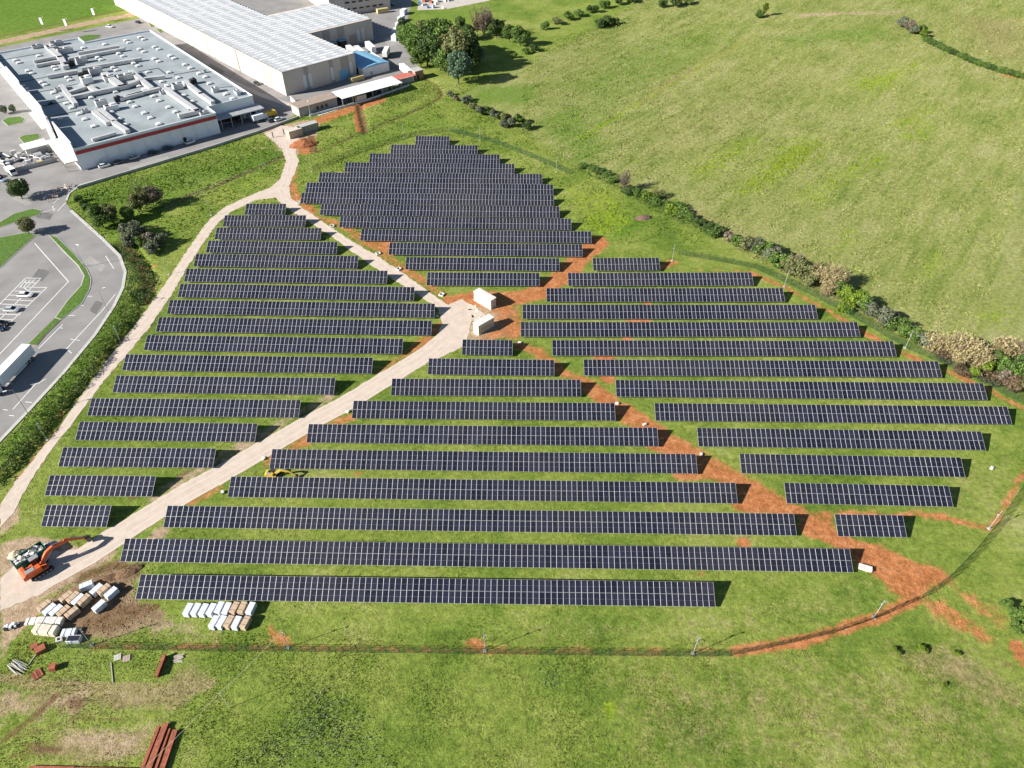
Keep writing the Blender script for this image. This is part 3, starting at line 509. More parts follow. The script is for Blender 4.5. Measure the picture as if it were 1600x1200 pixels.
def ductrun(pts, wd=1.7, h=1.3, z=8.35, mat=duct):
    P = [HL(*p, 9.0) for p in pts]; mb = MB()
    for a, b in zip(P[:-1], P[1:]):
        d = b - a; mb.box(((a.x + b.x) / 2, (a.y + b.y) / 2, z), (math.hypot(d.x, d.y) + wd * .9, wd, h), math.atan2(d.y, d.x))
        k = int(math.hypot(d.x, d.y) / 4)
        for j in range(k + 1): q = a + d * (j / max(1, k)); mb.box((q.x, q.y, 8.05), (.2, wd * .8, .3), math.atan2(d.y, d.x))
    return mb.build('air_duct', mat, hall)
for a in (([A3(400, 400), A3(650, 352)], 1.4, 1.1), ([A3(425, 452), A3(705, 398)], 1.6, 1.2), ([A3(905, 312), A3(1335, 240)], 1.6, 1.2), ([A3(800, 382), A3(1400, 268)], 1.7, 1.3), ([A3(560, 578), A3(860, 525)], 1.8, 1.4), ([A3(950, 492), A3(1590, 382)], 1.8, 1.4), ([A3(700, 690), A3(860, 890)], 1.8, 1.3), ([A3(830, 822), A3(1440, 690), A4(140, 632)], 1.9, 1.6), ([A3(1200, 560), A3(1385, 700)], 3, 1.6),
          ([A3(1075, 985), A3(1225, 1105)], 2, 1.3), ([A3(1150, 965), A3(1300, 1090)], 2, 1.3), ([A3(1290, 1100), A3(1440, 1195)], 1.9, 1.3), ([(146, 217), (178, 208)], 1.4, 1.0), ([A4(40, 530), A4(270, 720)], 2.2, 1.5), ([A4(430, 730), A4(790, 980), A4(600, 1022)], 2.2, 1.5), ([A4(0, 800), A4(340, 722)], 2, 1.3), ([A3(1380, 830), A3(1600, 772)], 2, 1.3), ([A4(650, 650), A4(830, 790), A4(960, 880)], 1.9, 1.6), ([A4(150, 610), A4(400, 580)], 1.8, 1.2), ([A3(540, 240), A3(690, 370), A3(750, 470)], 2.6, 1.5), ([A3(790, 760), A3(1000, 690), A3(1090, 740)], 2, 1.2)): ductrun(a[0], a[1], a[2])
def unit(p, d, mat=duct, rz=0, name='air_handling_unit', hood=True):
    q = HL(*p, 9.2); mb = MB(); mb.box((0, 0, .25), d); mb.box((0, 0, 0), (d[0] * .9, d[1] * .9, .25), m=1)
    if hood: mb.box((d[0] * .15, 0, d[2] + .25), (d[0] * .4, d[1] * .6, .5), m=0, taper=.8); mb.box((-d[0] * .28, 0, d[2] + .25), (d[0] * .3, d[1] * .8, .06), m=2)
    mb.build(name, [mat, ductg, dark], hall, (q.x, q.y, 8.05), (0, 0, rz))
for a in ((A3(580, 255), (4, 5, 2.0)), (A3(740, 285), (7, 2.6, 2.2)), (A3(790, 440), (4.4, 2.4, 2.0), dark), (A3(925, 395), (5, 2.6, 2.2)), (A3(950, 560), (4.6, 2.4, 2), dark), (A3(1085, 515), (5.5, 2.6, 2.2)), (A3(985, 620), (4.5, 4, 2.4), offwhite), (A3(1235, 595), (4.5, 4, 2)), (A3(1430, 580), (7, 3, 2)), (A3(655, 712), (2.4, 2.4, 1), ductg), (A3(960, 955), (2.4, 2.2, 1), ductg), (A3(1335, 832), (2.6, 2, 1.8), dark), (A3(1150, 880), (4.5, 2.6, 2.2)), (A3(1265, 930), (5, 3, 2), offwhite), (A3(570, 870), (2, 1.4, .5), dark),
          (A4(560, 690), (4, 3.2, 2.2)), (A4(740, 630), (2.6, 2.4, 1.8), dark), (A4(390, 742), (2.4, 2.2, 1), ductg), (A4(990, 722), (3, 2.4, 1.6)), (A4(860, 985), (3.4, 2.2, 1.2), ductg), (A4(1235, 750), (1.6, 4, 1.4), ductg), (A4(720, 955), (2.6, 2.4, .9), ductg), (A4(865, 505), (1.4, 1.4, 1), ductg), (A3(420, 225), (5, 3, 1.2), ductg), (A3(640, 195), (6, 3, 1.6), ductg)): unit(*a)
for a, b in ((A3(0, 395), A3(490, 310)), (A3(130, 665), A3(540, 580)), (A3(290, 785), A3(600, 725)), (A3(460, 920), A3(780, 850)), (A3(600, 1030), A3(920, 960)), (A4(520, 560), A4(800, 510)), (A4(120, 525), A4(340, 485)), (A4(340, 485), A4(430, 550)), (A3(750, 690), A3(890, 660)), (A4(930, 720), A4(1190, 690))):
    p, q = HL(*a), HL(*b); d = q - p; mb = MB(); mb.box(((p.x + q.x) / 2, (p.y + q.y) / 2, 8.05), (math.hypot(d.x, d.y), .25, .16), math.atan2(d.y, d.x)); mb.build('roof_rail', dark, hall)
# recessed service bay at the right end: canopy, open dark storage
mb = MB(); mb.box((66, 5.2, 4.4), (21, 6.4, .3)); [mb.box((57 + 4.4 * k, 2.3, 0), (.25, .25, 4.4)) for k in range(5)]; mb.build('service_canopy', ductg, hall)
mb = MB(); mb.box((66, 8.3, .3), (17, .1, 3.8)); mb.build('loading_door', dark, hall)

# ---- long warehouse
WR = math.radians(43.8); WO = at(448, 150); WO.z = 0; WI = Matrix.Rotation(-WR, 3, 'Z')
wh = empty('warehouse', WO, WR, 'long beige warehouse with ribbed white roof and arched wall panels', 'building')
mb = MB(); mb.prism([(0, 0), (39, 0), (39, 42), (78, 42), (78, 87), (39, 87), (39, 210), (0, 210)], -.3, 10.4); mb.build('wall', beige, wh)
def ribroof():
    mb = MB(); W = 3.4
    def vault(u0, u1, v):
        pr = [(0, 10.42), (.4, 10.72), (.95, 10.95), (1.75, 10.95), (2.2, 10.72), (2.45, 10.42), (3.4, 10.42)]
        for (a, za), (b, zb) in zip(pr[:-1], pr[1:]):
            n = max(1, int((u1 - u0) / 3.2))
            for k in range(n):
                x0, x1 = u0 + (u1 - u0) * k / n, u0 + (u1 - u0) * (k + 1) / n
                grey = (.3 < a < 2.1 and (k % 2 == 0) and random.random() < .8)
                mb.quad((x0, v + a, za), (x1, v + a, za), (x1, v + b, zb), (x0, v + b, zb), m=2 if a > 2.4 else 1 if grey else 0)
    v = 0.05
    while v < 207:
        vault(.05, 77.9 if 42 <= v and v + W < 87 else 38.9, v); v += W
    return mb
ribroof().build('roof', [offwhite, pm('translucent_roof_sheet', (.57, .59, .61), .6, .08, .5), pm('roof_gutter', (.24, .25, .265), .7, .1, .5)], wh)
def wbox(c, d, mat, name, rz=0): mb = MB(); mb.box(c, d, rz); return mb.build(name, mat, wh)
def arch(u, v, face, name='arched_panel', wd=1.7, h=6.0, z=1.2):
    pts = [(-wd / 2, 0), (wd / 2, 0), (wd / 2, h - wd / 2)] + [(wd / 2 * math.cos(t), h - wd / 2 + wd / 2 * math.sin(t)) for t in np.linspace(.3, math.pi - .3, 6)] + [(-wd / 2, h - wd / 2)]
    mb = MB(); i = [(-.06), (.02)]
    P = [[(p[0], e, z + p[1]) for p in pts] for e in (-.06, .02)]; mb.loft(P)
    mb.build(name, white, wh, (u, v, 0), (0, 0, 0 if face == 's' else -math.pi / 2 if face == 'w' else math.pi / 2))
for u in (10.5, 13.5, 25.5, 36.2): arch(u, -.05, 's')
for u in (46, 68.5, 71.5): arch(u, 41.95, 's')
for k in range(0, 12):
    v = 6 + k * 11
    if k % 2 == 0: arch(-.05, v, 'w'); arch(-.05, v + 3, 'w')
    wbox((-.02, v + 7, 0), (.08, 3.2, 10.3), beigew if k % 3 else taupe, 'wall_panel')
for u in (12, 25.5, 33): wbox((u, -.02, 0), (2.2 if u != 33 else 4.6, .05, 10.3), taupe, 'wall_panel')
for u in (49, 58, 65): wbox((u, 41.98, 5 if u != 65 else 0), (4.4, .05, 5.2), taupe, 'wall_panel')
wbox((31.8, -.06, 0), (5.2, .1, 4.6), skyb, 'loading_door'); [wbox((50 + 7 * k, 40.5, 0), (4.0, 3, 4.2), dark, 'dock_shelter') for k in range(2)]; [wbox((50 + 7 * k, 40.6, 4.2), (4.6, 3.3, .3), skyb, 'dock_roof') for k in range(2)]
for e in ((0, 0, 39, 0), (39, 0, 39, 42), (39, 42, 78, 42), (0, 0, 0, 206)):
    a, b = Vector(e[:2]), Vector(e[2:]); d = b - a; mb = MB(); mb.box(((a.x + b.x) / 2, (a.y + b.y) / 2, 10.35), (d.length + .3, .3, .35), math.atan2(d.y, d.x)); mb.build('roof_edge', taupe, wh)
for k in range(4): wbox((-.15, 18 + 27 * k, 0), (.14, .14, 10.3), ductg, 'downpipe')

# ---- beige hall behind, windowed
P2 = at(520, 27); b2 = empty('windowed_hall', (P2.x, P2.y, 0), math.radians(30), 'beige hall with dark strip windows at the top edge beyond the yard', 'building')
mb = MB(); mb.box((18, 30, -.3), (38, 60, 9.8)); mb.build('wall', beige, b2); mb = MB(); mb.box((18, 30, 9.5), (38.6, 60.6, .4)); mb.build('roof', offwhite, b2)
for z in (2.6, 6.2):
    for k in range(6): mb = MB(); mb.box((10 + 4.2 * k, -.04, z), (2.6, .1, .9)); mb.build('window', glassd, b2)
mb = MB(); mb.box((5, -.05, 5.2), (6, .1, 4)); mb.build('wall_panel', beigew, b2)

# ---- low annexes along the yard
def bld(name, label, px, py, rz, cat='building', z=0): q = at(px, py); return empty(name, (q.x, q.y, z), math.radians(rz), label, cat)
P = at(469, 183); br = empty('brown_roofed_annex', (P.x, P.y, 0), math.radians(42), 'low grey annex with brown sheet roof beside the warehouse yard', 'building')
mb = MB(); mb.box((9.5, 3.5, -.2), (19, 7, 4)); mb.build('wall', pm('mauve_wall', (.42, .38, .37), .85, .08, .3), br); mb = MB(); mb.box((9.5, 3.5, 3.8), (19.6, 7.8, .3)); mb.build('roof', brownroof, br)
for k in range(3): mb = MB(); mb.box((9 + 2.2 * k, -.03, 1.2), (1.2, .08, 1.4)); mb.build('window', glassd, br)
mb = MB(); mb.box((-.03, 3.2, 0), (.08, 2.4, 2.6)); mb.build('door', beigew, br)
P = at(536, 168); cn = empty('loading_canopy', (P.x, P.y, 0), math.radians(40.5), 'long white corrugated canopy over open bays by the meadow', 'canopy')
for k in range(16): mb = MB(); mb.box((1 + 2 * k, 4.2, 4.1), (1.96, 9.4, .12), rx=math.radians(3)); mb.build('roof_sheet', offwhite, cn)
for k in range(7): mb = MB(); mb.box((.4 + 5.2 * k, .3, 0), (.25, .25, 4)); mb.build('post', steel, cn); mb = MB(); mb.box((.4 + 5.2 * k, 8.2, 0), (.25, .25, 4.3)); mb.build('post', steel, cn)
mb = MB(); mb.box((16, 8.6, 0), (32, .2, 4.2)); mb.build('back_wall', beige, cn); mb = MB(); mb.box((10, 1.2, 0), (5, 2, 3)); mb.build('store_box', beigew, cn)
for k in range(5): mb = MB(); mb.box((3 + 5.5 * k, 5, 0), (3.5, 3, 1.8 + .5 * (k % 3)), .2 * k); mb.build('stored_crate', [pm('blue_grey_goods', (.10, .13, .17), .8, .3, 1), taupe, dark][k % 3], cn)
P = at(508, 171); rk = empty('open_rack', (P.x + 2, P.y + 3, 0), math.radians(41), 'white framed open store with pale sheets beside brown roofed annex', 'rack')
for k in range(4): mb = MB(); mb.box((3.2 * k, 0, 0), (.15, .15, 3.2)); mb.box((3.2 * k, 4, 0), (.15, .15, 3.2)); mb.box((3.2 * k, 2, 3.2), (.15, 4.2, .15)); mb.build('frame', white, rk)
mb = MB(); mb.box((6.2, 2, 3.36), (5, 3.8, .08)); mb.build('roof_sheet', offwhite, rk); mb = MB(); mb.box((4.5, 2.2, 0), (6.5, 2.6, 1.6)); mb.build('stored_goods', pm('blue_grey_goods', (.10, .13, .17), .8, .3, 1), rk)
P = at(624, 134); rs = empty('red_roofed_lean_to', (P.x, P.y, 0), math.radians(40), 'small lean-to with faded red sheet roof at the canopy end', 'shed')
mb = MB(); mb.box((4.5, 3, 0), (9, 5, 2.7)); mb.build('wall', conc, rs); mb = MB(); mb.box((4.5, 3, 2.7), (9.6, 5.6, .15), rx=math.radians(4)); mb.build('roof', redsheet, rs)
P = at(650, 125); bs = empty('brick_shed', (P.x, P.y, 0), math.radians(40), 'small brick shed with flat grey roof at the foot of the grove', 'shed')
mb = MB(); mb.box((2.2, 2.4, 0), (4.6, 4.8, 3.8)); mb.build('wall', brick, bs); mb = MB(); mb.box((2.2, 2.4, 3.8), (5.2, 5.4, .25)); mb.build('roof', conc, bs); mb = MB(); mb.box((1.4, -.03, 0), (1.1, .1, 2.1)); mb.build('door', dark, bs)
P = at(570, 121); bt = empty('tarpaulin_hall', (P.x, P.y, 0), math.radians(42), 'long white sided hall with light blue tarpaulin roof in the yard', 'building')
mb = MB(); mb.box((7, 11, -.2), (15, 22, 4.4)); mb.build('wall', white, bt)
mb = MB(); mb.loft([[(-.8, y, 4.2), (3, y, 4.9), (7, y, 5.2), (11, y, 4.9), (14.8, y, 4.2)] for y in (-.3, 22.3)]); mb.build('roof', skyb, bt)
mb = MB(); mb.box((-.55, 6, 0), (.1, 3, 3.4)); mb.build('opening', dark, bt); mb = MB(); mb.box((-.55, 12, 0), (.1, 3, 3.4)); mb.build('opening', dark, bt)
mb = MB(); mb.box((4, -.1, .5), (1.2, .08, 1.4)); mb.build('door', ductg, bt)

# ---- walls and small structures round the yard and the road
def wall_run(name, label, pts, h, th, mat, cat='wall'):
    P = at2(pts); o = empty(name, (*P[0], 0), 0, label, cat)
    for a, b in zip(P[:-1], P[1:]):
        d = b - a; n = max(1, round(np.hypot(*d) / 12))
        for k in range(n):
            c = a + d * (k + .5) / n - P[0]; mb = MB(); mb.box((c[0], c[1], -.2), (np.hypot(*d) / n - .02, th, h + .2), math.atan2(d[1], d[0])); mb.box((c[0], c[1], h), (np.hypot(*d) / n - .02, th + .12, .1), math.atan2(d[1], d[0]), m=1); mb.build('wall_bay', [mat, conc], o)
    return o
wall_run('boundary_wall', 'low grey concrete wall between road and left meadow', [(121, 295), (180, 277), (240, 259), (332, 231), (400, 209), (468, 184)], .9, .3, conc)
wall_run('boundary_wall', 'white yard wall with railing below the brown roofed annex', [(484, 182), (540, 167), (575, 157), (640, 134)], .8, .25, bluew)
wall_run('boundary_wall', 'pale wall between alley and warehouse yard', [(455, 158), (468, 172), (474, 182)], 2.4, .3, beigew)
def container(name, label, px, py, rz, L_, W_, H_, mat, cat='container', win=False, topm=None):
    q = at(px, py); o = empty(name, (q.x, q.y, 0), math.radians(rz), label, cat)
    mb = MB(); mb.box((0, 0, .1), (L_, W_, H_ - .1)); n = int(L_ / .6)
    for k in range(n):
        x = -L_ / 2 + .3 + k * .6; mb.box((x, -W_ / 2 - .03, .25), (.28, .06, H_ - .5)); mb.box((x, W_ / 2 + .03, .25), (.28, .06, H_ - .5))
    mb.build('body', mat, o)
    mb = MB(); mb.box((0, 0, H_), (L_ + .1, W_ + .1, .08)); mb.build('roof', topm or mat, o)
    for sx in (-1, 1):
        for sy in (-1, 1): mb = MB(); mb.box((sx * (L_ / 2 - .04), sy * (W_ / 2 + .04), 0), (.2, .2, H_ + .06)); mb.build('corner_post', mat, o)
    if win:
        mb = MB(); mb.box((L_ / 2 + .03, 0, .3), (.06, W_ * .4, H_ * .75)); mb.build('door', ductg, o)
        mb = MB(); mb.box((L_ / 2 + .03, -W_ * .33, H_ * .5), (.06, .6, .6)); mb.build('vent', white, o)
    return o
tanc = pm('tan_container', (.52, .42, .31), .7, .08, .8); cream = pm('cream_cabin_paint', (.66, .60, .45), .75, .06, .6)
container('site_container', 'short tan site container nearest the meadow gate', 461, 213, 42, 6, 2.9, 3.0, tanc, topm=pm('pale_tan_roof', (.6, .55, .47), .7, .06, 1))
container('site_container', 'longer grey topped site container behind the tan one at the gate', 481, 205, 42, 9, 3.0, 3.0, pm('grey_tan_container', (.36, .33, .28), .7, .08, .8), topm=conc)
def cabin(label, corners, H_):
    """transformer cabin given by three ground corners in the picture"""
    a, b, c = (at(*p) for p in corners); d = b - a; e = c - b; o = empty('transformer_cabin', ((a.x + c.x) / 2, (a.y + c.y) / 2, 0), math.atan2(d.y, d.x), label, 'cabin')
    Lx, Wy = d.length, e.length
    mb = MB(); mb.box((0, 0, 0), (Lx + .5, Wy + .5, .18)); mb.build('plinth', conc, o)
    mb = MB(); mb.box((0, 0, .18), (Lx, Wy, H_ - .18)); [mb.box((x, s * (Wy / 2 + .02), .3), (.08, .05, H_ - .5)) for x in np.linspace(-Lx / 2 + .5, Lx / 2 - .5, 6) for s in (-1, 1)]; mb.build('wall', cream, o)
    mb = MB(); mb.box((0, 0, H_), (Lx + .25, Wy + .25, .16)); mb.build('roof', pm('cabin_roof', (.64, .63, .60), .7, .05, .6), o)
    mb = MB(); mb.box((Lx / 2 + .03, .2, .25), (.06, Wy * .45, 2.2)); mb.build('door', ductg, o); mb = MB(); mb.box((Lx / 2 + .03, -Wy * .3, 1.5), (.07, .55, .6)); mb.build('vent', white, o)
    for k in range(3): mb = MB(); mb.box((-Lx * .25 + k * Lx * .22, -Wy / 2 - .05, 1.1), (.9, .06, .8)); mb.build('louvre', ductg, o)
    return o
cabin('cream transformer cabin on the gravel pad farther from the camera', ((741, 469), (767, 484), (775, 479)), 3.1)
cabin('cream transformer cabin on the gravel pad nearer the camera', ((748, 524), (772, 510), (764, 505)), 3.1)
# scrap and plant yard beside the shopping hall
P = at(90, 262); sy = empty('plant_enclosure', (P.x, P.y, 0), MR, 'fenced plant yard with tanks and pipes at the near corner of the shopping hall', 'enclosure')
for (c, d) in (((-7, 6, 0), (17, .15, 1.6)), ((-15.5, 18, 0), (.15, 24, 1.2))): mb = MB(); mb.box(c, d); mb.build('screen', conc, sy)
for k in range(26):
    x, y = random.uniform(-14, 0), random.uniform(7, 24); d = (random.uniform(1, 3), random.uniform(.6, 2.4), random.uniform(.6, 1.8)); mb = MB(); mb.box((x, y, 0), d, random.choice((0, 0, 1.57, .5))); mb.build('machine', random.choice((ductg, duct, dark, white, conc) + ((yellow,) if x > -5 else ())), sy)
for k in range(9): mb = MB(); x = random.uniform(-13, -2); y = random.uniform(8, 20); mb.bar((x, y, .9), (x + random.uniform(-4, 4), y + random.uniform(1, 5), .9), .25, 8); mb.build('pipe', duct, sy)
P = at(58, 237); wb = empty('white_pavilion', (P.x, P.y, 0), MR, 'small flat white roofed pavilion in the parking near the hall', 'pavilion')
mb = MB(); mb.box((0, 0, 2.8), (9, 7, .3)); mb.build('roof', white, wb)
for x in (-4.2, 4.2):
    for y in (-3.2, 3.2): mb = MB(); mb.box((x, y, 0), (.3, .3, 2.8)); mb.build('post', steel, wb)
mb = MB(); mb.box((0, 0, 0), (7.6, 5.6, 2.6)); mb.build('wall', beigew, wb)
# storage of goods in the service bay of the hall
for k in range(16):
    p = HL(345 + 60 * (k / 16) + random.uniform(-3, 3), 197 + random.uniform(-14, 2) - 1.0 * (k * .9), 0); q = Matrix.Rotation(MR, 3, 'Z') @ p + MO
    o = empty('pallet_stack', (q.x, q.y, 0), random.uniform(0, 3), 'stacked pallets and goods in the shaded service bay beside the hall', 'pallets', 'goods in the service bay')
    mb = MB(); mb.box((0, 0, 0), (1.6, 1.3, .15)); mb.build('pallet', taupe, o); mb = MB(); mb.box((0, 0, .15), (1.5, 1.2, random.uniform(.6, 2.2))); mb.build('load', random.choice((white, ductg, dark, bluew, taupe)), o)
# road works: striped barriers in the junction
orange = pm('orange_plastic', (.75, .22, .05), .6, .1, 2)
for k, (x, y) in enumerate([(T_[0] / 5.333, 180 + T_[1] / 5.333) for T_ in ((380, 700), (430, 680), (425, 720), (465, 690), (480, 665), (490, 635), (510, 620), (520, 640), (550, 600), (555, 620), (600, 595), (460, 650))]):
    q = at(x, y); o = empty('traffic_barrier', (q.x, q.y, 0.03), random.uniform(0, 3), 'orange and white striped barrier in the road works at the junction', 'barrier', 'road works barriers')
    for j in range(5): mb = MB(); mb.box((-1 + .4 * j + .2, 0, .55), (.4, .12, .4)); mb.build('board', orange if j % 2 else white, o)
    for s in (-.8, .8): mb = MB(); mb.box((s, 0, 0), (.12, .7, .1)); mb.box((s, 0, .1), (.1, .1, .5)); mb.build('foot', ductg, o)
# gate posts at the meadow entrance
for x, y, s in ((427, 215, 'left'), (444, 210, 'right')):
    q = at(x, y); mb = MB(); mb.box((0, 0, 0), (.3, .3, 2.2)); mb.box((0, 0, 2.2), (.4, .4, .1)); o = mb.build('gate_post', dark); o.location = (q.x, q.y, 0); tag(o, '%s dark post of the gate where the gravel track starts' % s, 'post')
# ------------------------------------------------------------------ vehicles
rubber = pm('tyre_rubber', (.025, .025, .027), .85, .15, 3); rim = pm('wheel_rim', (.5, .5, .52), .4, .1, 3, metal=.6); chrome = pm('lamp_glass', (.8, .8, .75), .2, .05, 3)
def ring(r, wd, n=14): return [[(r * math.cos(t), y, r * math.sin(t)) for t in np.linspace(0, 2 * math.pi, n, endpoint=False)] for y in (-wd / 2, wd / 2)]
WHEEL = MB().loft(ring(.33, .22)).mesh('wheel', rubber); RIM = MB().loft(ring(.2, .235, 8)).mesh('rim', rim)
BWHEEL = MB().loft(ring(.5, .32)).mesh('wheel', rubber); BRIM = MB().loft(ring(.28, .335, 8)).mesh('rim', rim)
def wheels(o, pts, big=False):
    for p in pts:
        x = link('wheel', BWHEEL if big else WHEEL, o, p); link('rim', BRIM if big else RIM, x)
def csec(x, w, zs):
    """body cross-section: rounded shoulders"""
    z0, z1, z2 = zs; return [(x, -w * .46, z0), (x, -w * .5, z0 + .15), (x, -w * .5, z1), (x, -w * .44, z2), (x, w * .44, z2), (x, w * .5, z1), (x, w * .5, z0 + .15), (x, w * .46, z0)]
BODY, GLASS = {}, None
def car_meshes(paint_):
    mb = MB(); w = 1.8
    mb.loft([csec(-2.15, 1.55, (.45, .7, .8)), csec(-2.0, 1.74, (.28, .82, .92)), csec(-1.2, w, (.22, .88, .98)), csec(.9, w, (.22, .86, .96)), csec(1.7, 1.74, (.25, .74, .84)), csec(2.15, 1.5, (.4, .6, .68))])
    mb.loft([[(-1.35, -.58, 1.40), (.35, -.58, 1.40), (.35, .58, 1.40), (-1.35, .58, 1.40)], [(-1.25, -.52, 1.47), (.25, -.52, 1.47), (.25, .52, 1.47), (-1.25, .52, 1.47)]])
    return mb.mesh('body', paint_)
mb = MB(); mb.loft([[(-1.95, -.78, .93), (1.05, -.78, .93), (1.05, .78, .93), (-1.95, .78, .93)], [(-1.37, -.585, 1.40), (.37, -.585, 1.40), (.37, .585, 1.40), (-1.37, .585, 1.40)]]); CGL = mb.mesh('window', glassd)
mb = MB(); mb.box((0, 0, 0), (.08, .36, .14)); LAMP = mb.mesh('headlight', chrome); TLAMP = MB().box((0, 0, 0), (.07, .34, .16)).mesh('tail_light', pm('red_lens', (.45, .02, .02), .3, .1, 3))
CARP = {'white': (.78, .78, .78), 'silver': (.48, .50, .52), 'black': (.02, .02, .024), 'dark blue': (.03, .045, .09), 'dark grey': (.08, .08, .09), 'light blue': (.30, .38, .48)}
CARB = {k: car_meshes(pm('car_paint_' + k.replace(' ', '_'), v, .3, .04, 1, spec=.6)) for k, v in CARP.items()}
def car(px, py, p2, col, label):
    q, r = at(px, py), at(*p2); d = r - q
    o = empty('parked_car', (q.x, q.y, .035), math.atan2(d.y, d.x), label, 'car', 'cars parked around the halls')
    link('body', CARB[col], o); link('window', CGL, o)
    wheels(o, [(x, y, .33) for x in (-1.3, 1.35) for y in (-.78, .78)])
    for y in (-.55, .55): link('headlight', LAMP, o, (2.06, y, .58)); link('tail_light', TLAMP, o, (-2.1, y, .66))
car(41, 463, (55, 463), 'white', 'white car parked in the upper marked stall of the left car park'); car(20, 486, (34, 486), 'silver', 'silver car parked one stall below the white one, left car park'); car(3, 508, (17, 508), 'black', 'black car at the left edge, third along the marked stalls'); car(-4, 516, (10, 516), 'dark blue', 'dark blue car cut by the left edge beside the black one')
car(164, 261, (180, 257), 'white', 'white car nearest the corner of the red banded wall'); car(187, 255, (203, 250), 'dark grey', 'dark grey car second along the red banded wall'); car(211, 248, (227, 243), 'silver', 'silver car third along the red banded wall'); car(240, 240, (256, 235), 'black', 'black car fourth along the red banded wall'); car(263, 233, (279, 228), 'dark blue', 'dark blue car fifth along the red banded wall'); car(298, 224, (314, 219), 'white', 'white car farthest right along the red banded wall')
car(8, 257, (22, 259), 'white', 'white car in the car park left of the plant yard'); car(0, 249, (14, 251), 'dark grey', 'dark grey car beside the white one, left of the plant yard'); car(2, 283, (16, 285), 'light blue', 'light blue car at the left edge above the junction'); car(-3, 277, (11, 279), 'black', 'black car at the left edge above the light blue one')
car(172, 43, (185, 44), 'white', 'white car behind the shopping hall'); car(216, 36, (206, 33), 'black', 'black car behind the hall near the warehouse corner'); car(402, 132, (410, 136), 'black', 'black car in the shaded alley below the warehouse wall'); car(436, 188, (450, 183), 'white', 'white car beside the yellow truck at the gate'); car(611, 9, (620, 8), 'dark blue', 'dark car in the far yard beyond the warehouse')
car(425, 190, (436, 186), 'dark grey', 'small dark car left of the white one at the gate')
def box_truck(px, py, p2, label, L_=8, H_=3.4, boxm=white, cabm=white, name='box_truck', cat='truck'):
    q, r = at(px, py), at(*p2); d = r - q; o = empty(name, (q.x, q.y, .035), math.atan2(d.y, d.x), label, cat)
    mb = MB(); mb.box((-.9, 0, 1.0), (L_ - 1.9, 2.5, H_ - 1.0)); mb.build('cargo_box', boxm, o, bevel=.06); mb = MB(); mb.box((0, 0, .55), (L_ - .4, .9, .4)); mb.build('chassis', dark, o)
    mb = MB(); mb.loft([[(x, -1.15 * k, .5), (x, 1.15 * k, .5), (x, 1.15 * k, z), (x, -1.15 * k, z)] for x, k, z in ((L_ / 2 - 1.75, 1, 2.7), (L_ / 2 - .5, 1, 2.6), (L_ / 2, .96, 1.5))]); mb.build('cab', cabm, o)
    mb = MB(); mb.quad((L_ / 2 - .43, -1, 2.5), (L_ / 2 - .43, 1, 2.5), (L_ / 2 + .02, 1, 1.62), (L_ / 2 + .02, -1, 1.62)); mb.quad((L_ / 2 - .5, -1, 2.46), (L_ / 2 - .05, -1, 1.62), (L_ / 2 - .05, -.9, 1.58), (L_ / 2 - .5, -.9, 2.4)); mb.build('windscreen', glassd, o)
    wheels(o, [(x, y, .5) for x in (-L_ / 2 + 1.6, L_ / 2 - 1.1) for y in (-1.05, 1.05)], True); return o
def trailer(px, py, p2, label, L_=12, H_=3.9, mat=white, name='box_trailer'):
    q, r = at(px, py), at(*p2); d = r - q; o = empty(name, (q.x, q.y, .035), math.atan2(d.y, d.x), label, 'trailer')
    mb = MB(); mb.box((0, 0, 1.1), (L_, 2.5, H_ - 1.1)); mb.build('cargo_box', mat, o, bevel=.08); mb = MB(); mb.box((0, 0, .75), (L_ - .5, 1, .35)); mb.build('chassis', dark, o)
    wheels(o, [(-L_ / 2 + 1.6 + k * 1.3, y, .5) for k in range(3) for y in (-1.05, 1.05)], True)
    for y in (-.8, .8): mb = MB(); mb.box((L_ / 2 - 2.4, y, .03), (.14, .14, 1)); mb.build('support_leg', steel, o)
    return o
trailer(551, 87, (541, 79), 'white box trailer backed to the left dock of the warehouse', 11); trailer(563, 88, (553, 79), 'white box trailer second from the left dock', 11); trailer(580, 81, (567, 69), 'white box trailer third from the left dock, beside the wall end', 11); trailer(588, 98, (572, 87), 'long low white trailer behind the blue tarpaulin roof', 12, 3.4); trailer(604, 88, (612, 70), 'white trailer parked alone in the yard middle', 10, 3.6); trailer(635, 117, (620, 104), 'white trailer parked against the brick shed', 12, 3.8)
for k, (x, y) in enumerate(((618, 62), (619, 52), (624, 42), (627, 33), (631, 22))): container('storage_container', 'white storage container, %s from the near end, along the right yard edge' % ORD[k + 1], x, y, 75, 5, 2.5, 2.6, bluew)
container('waste_skip', 'ochre waste skip against the shaded warehouse wall', 558, 126, 43, 7, 2.4, 2.0, pm('ochre_skip', (.52, .43, .20), .7, .12, 1), 'skip'); container('waste_skip', 'ochre waste skip by the windowed hall in the far yard', 598, 20, 30, 7, 2.6, 2.4, pm('ochre_skip', (.52, .43, .20), .7, .12, 1), 'skip')
# yellow tipper at the gate
o = box_truck(421, 184, (430, 181), 'yellow tipper truck parked at the end of the service bay', 7.5, 2.8, yellow, yellow, 'tipper_truck')
box_truck(407, 189, (417, 186), 'white and blue delivery truck in the service bay', 7, 3.2, bluew, white, 'delivery_truck')
o = box_truck(20, 272, (28, 278), 'white van parked in the left car park above the junction tree', 5.6, 2.5, white, white, 'delivery_van', 'van')
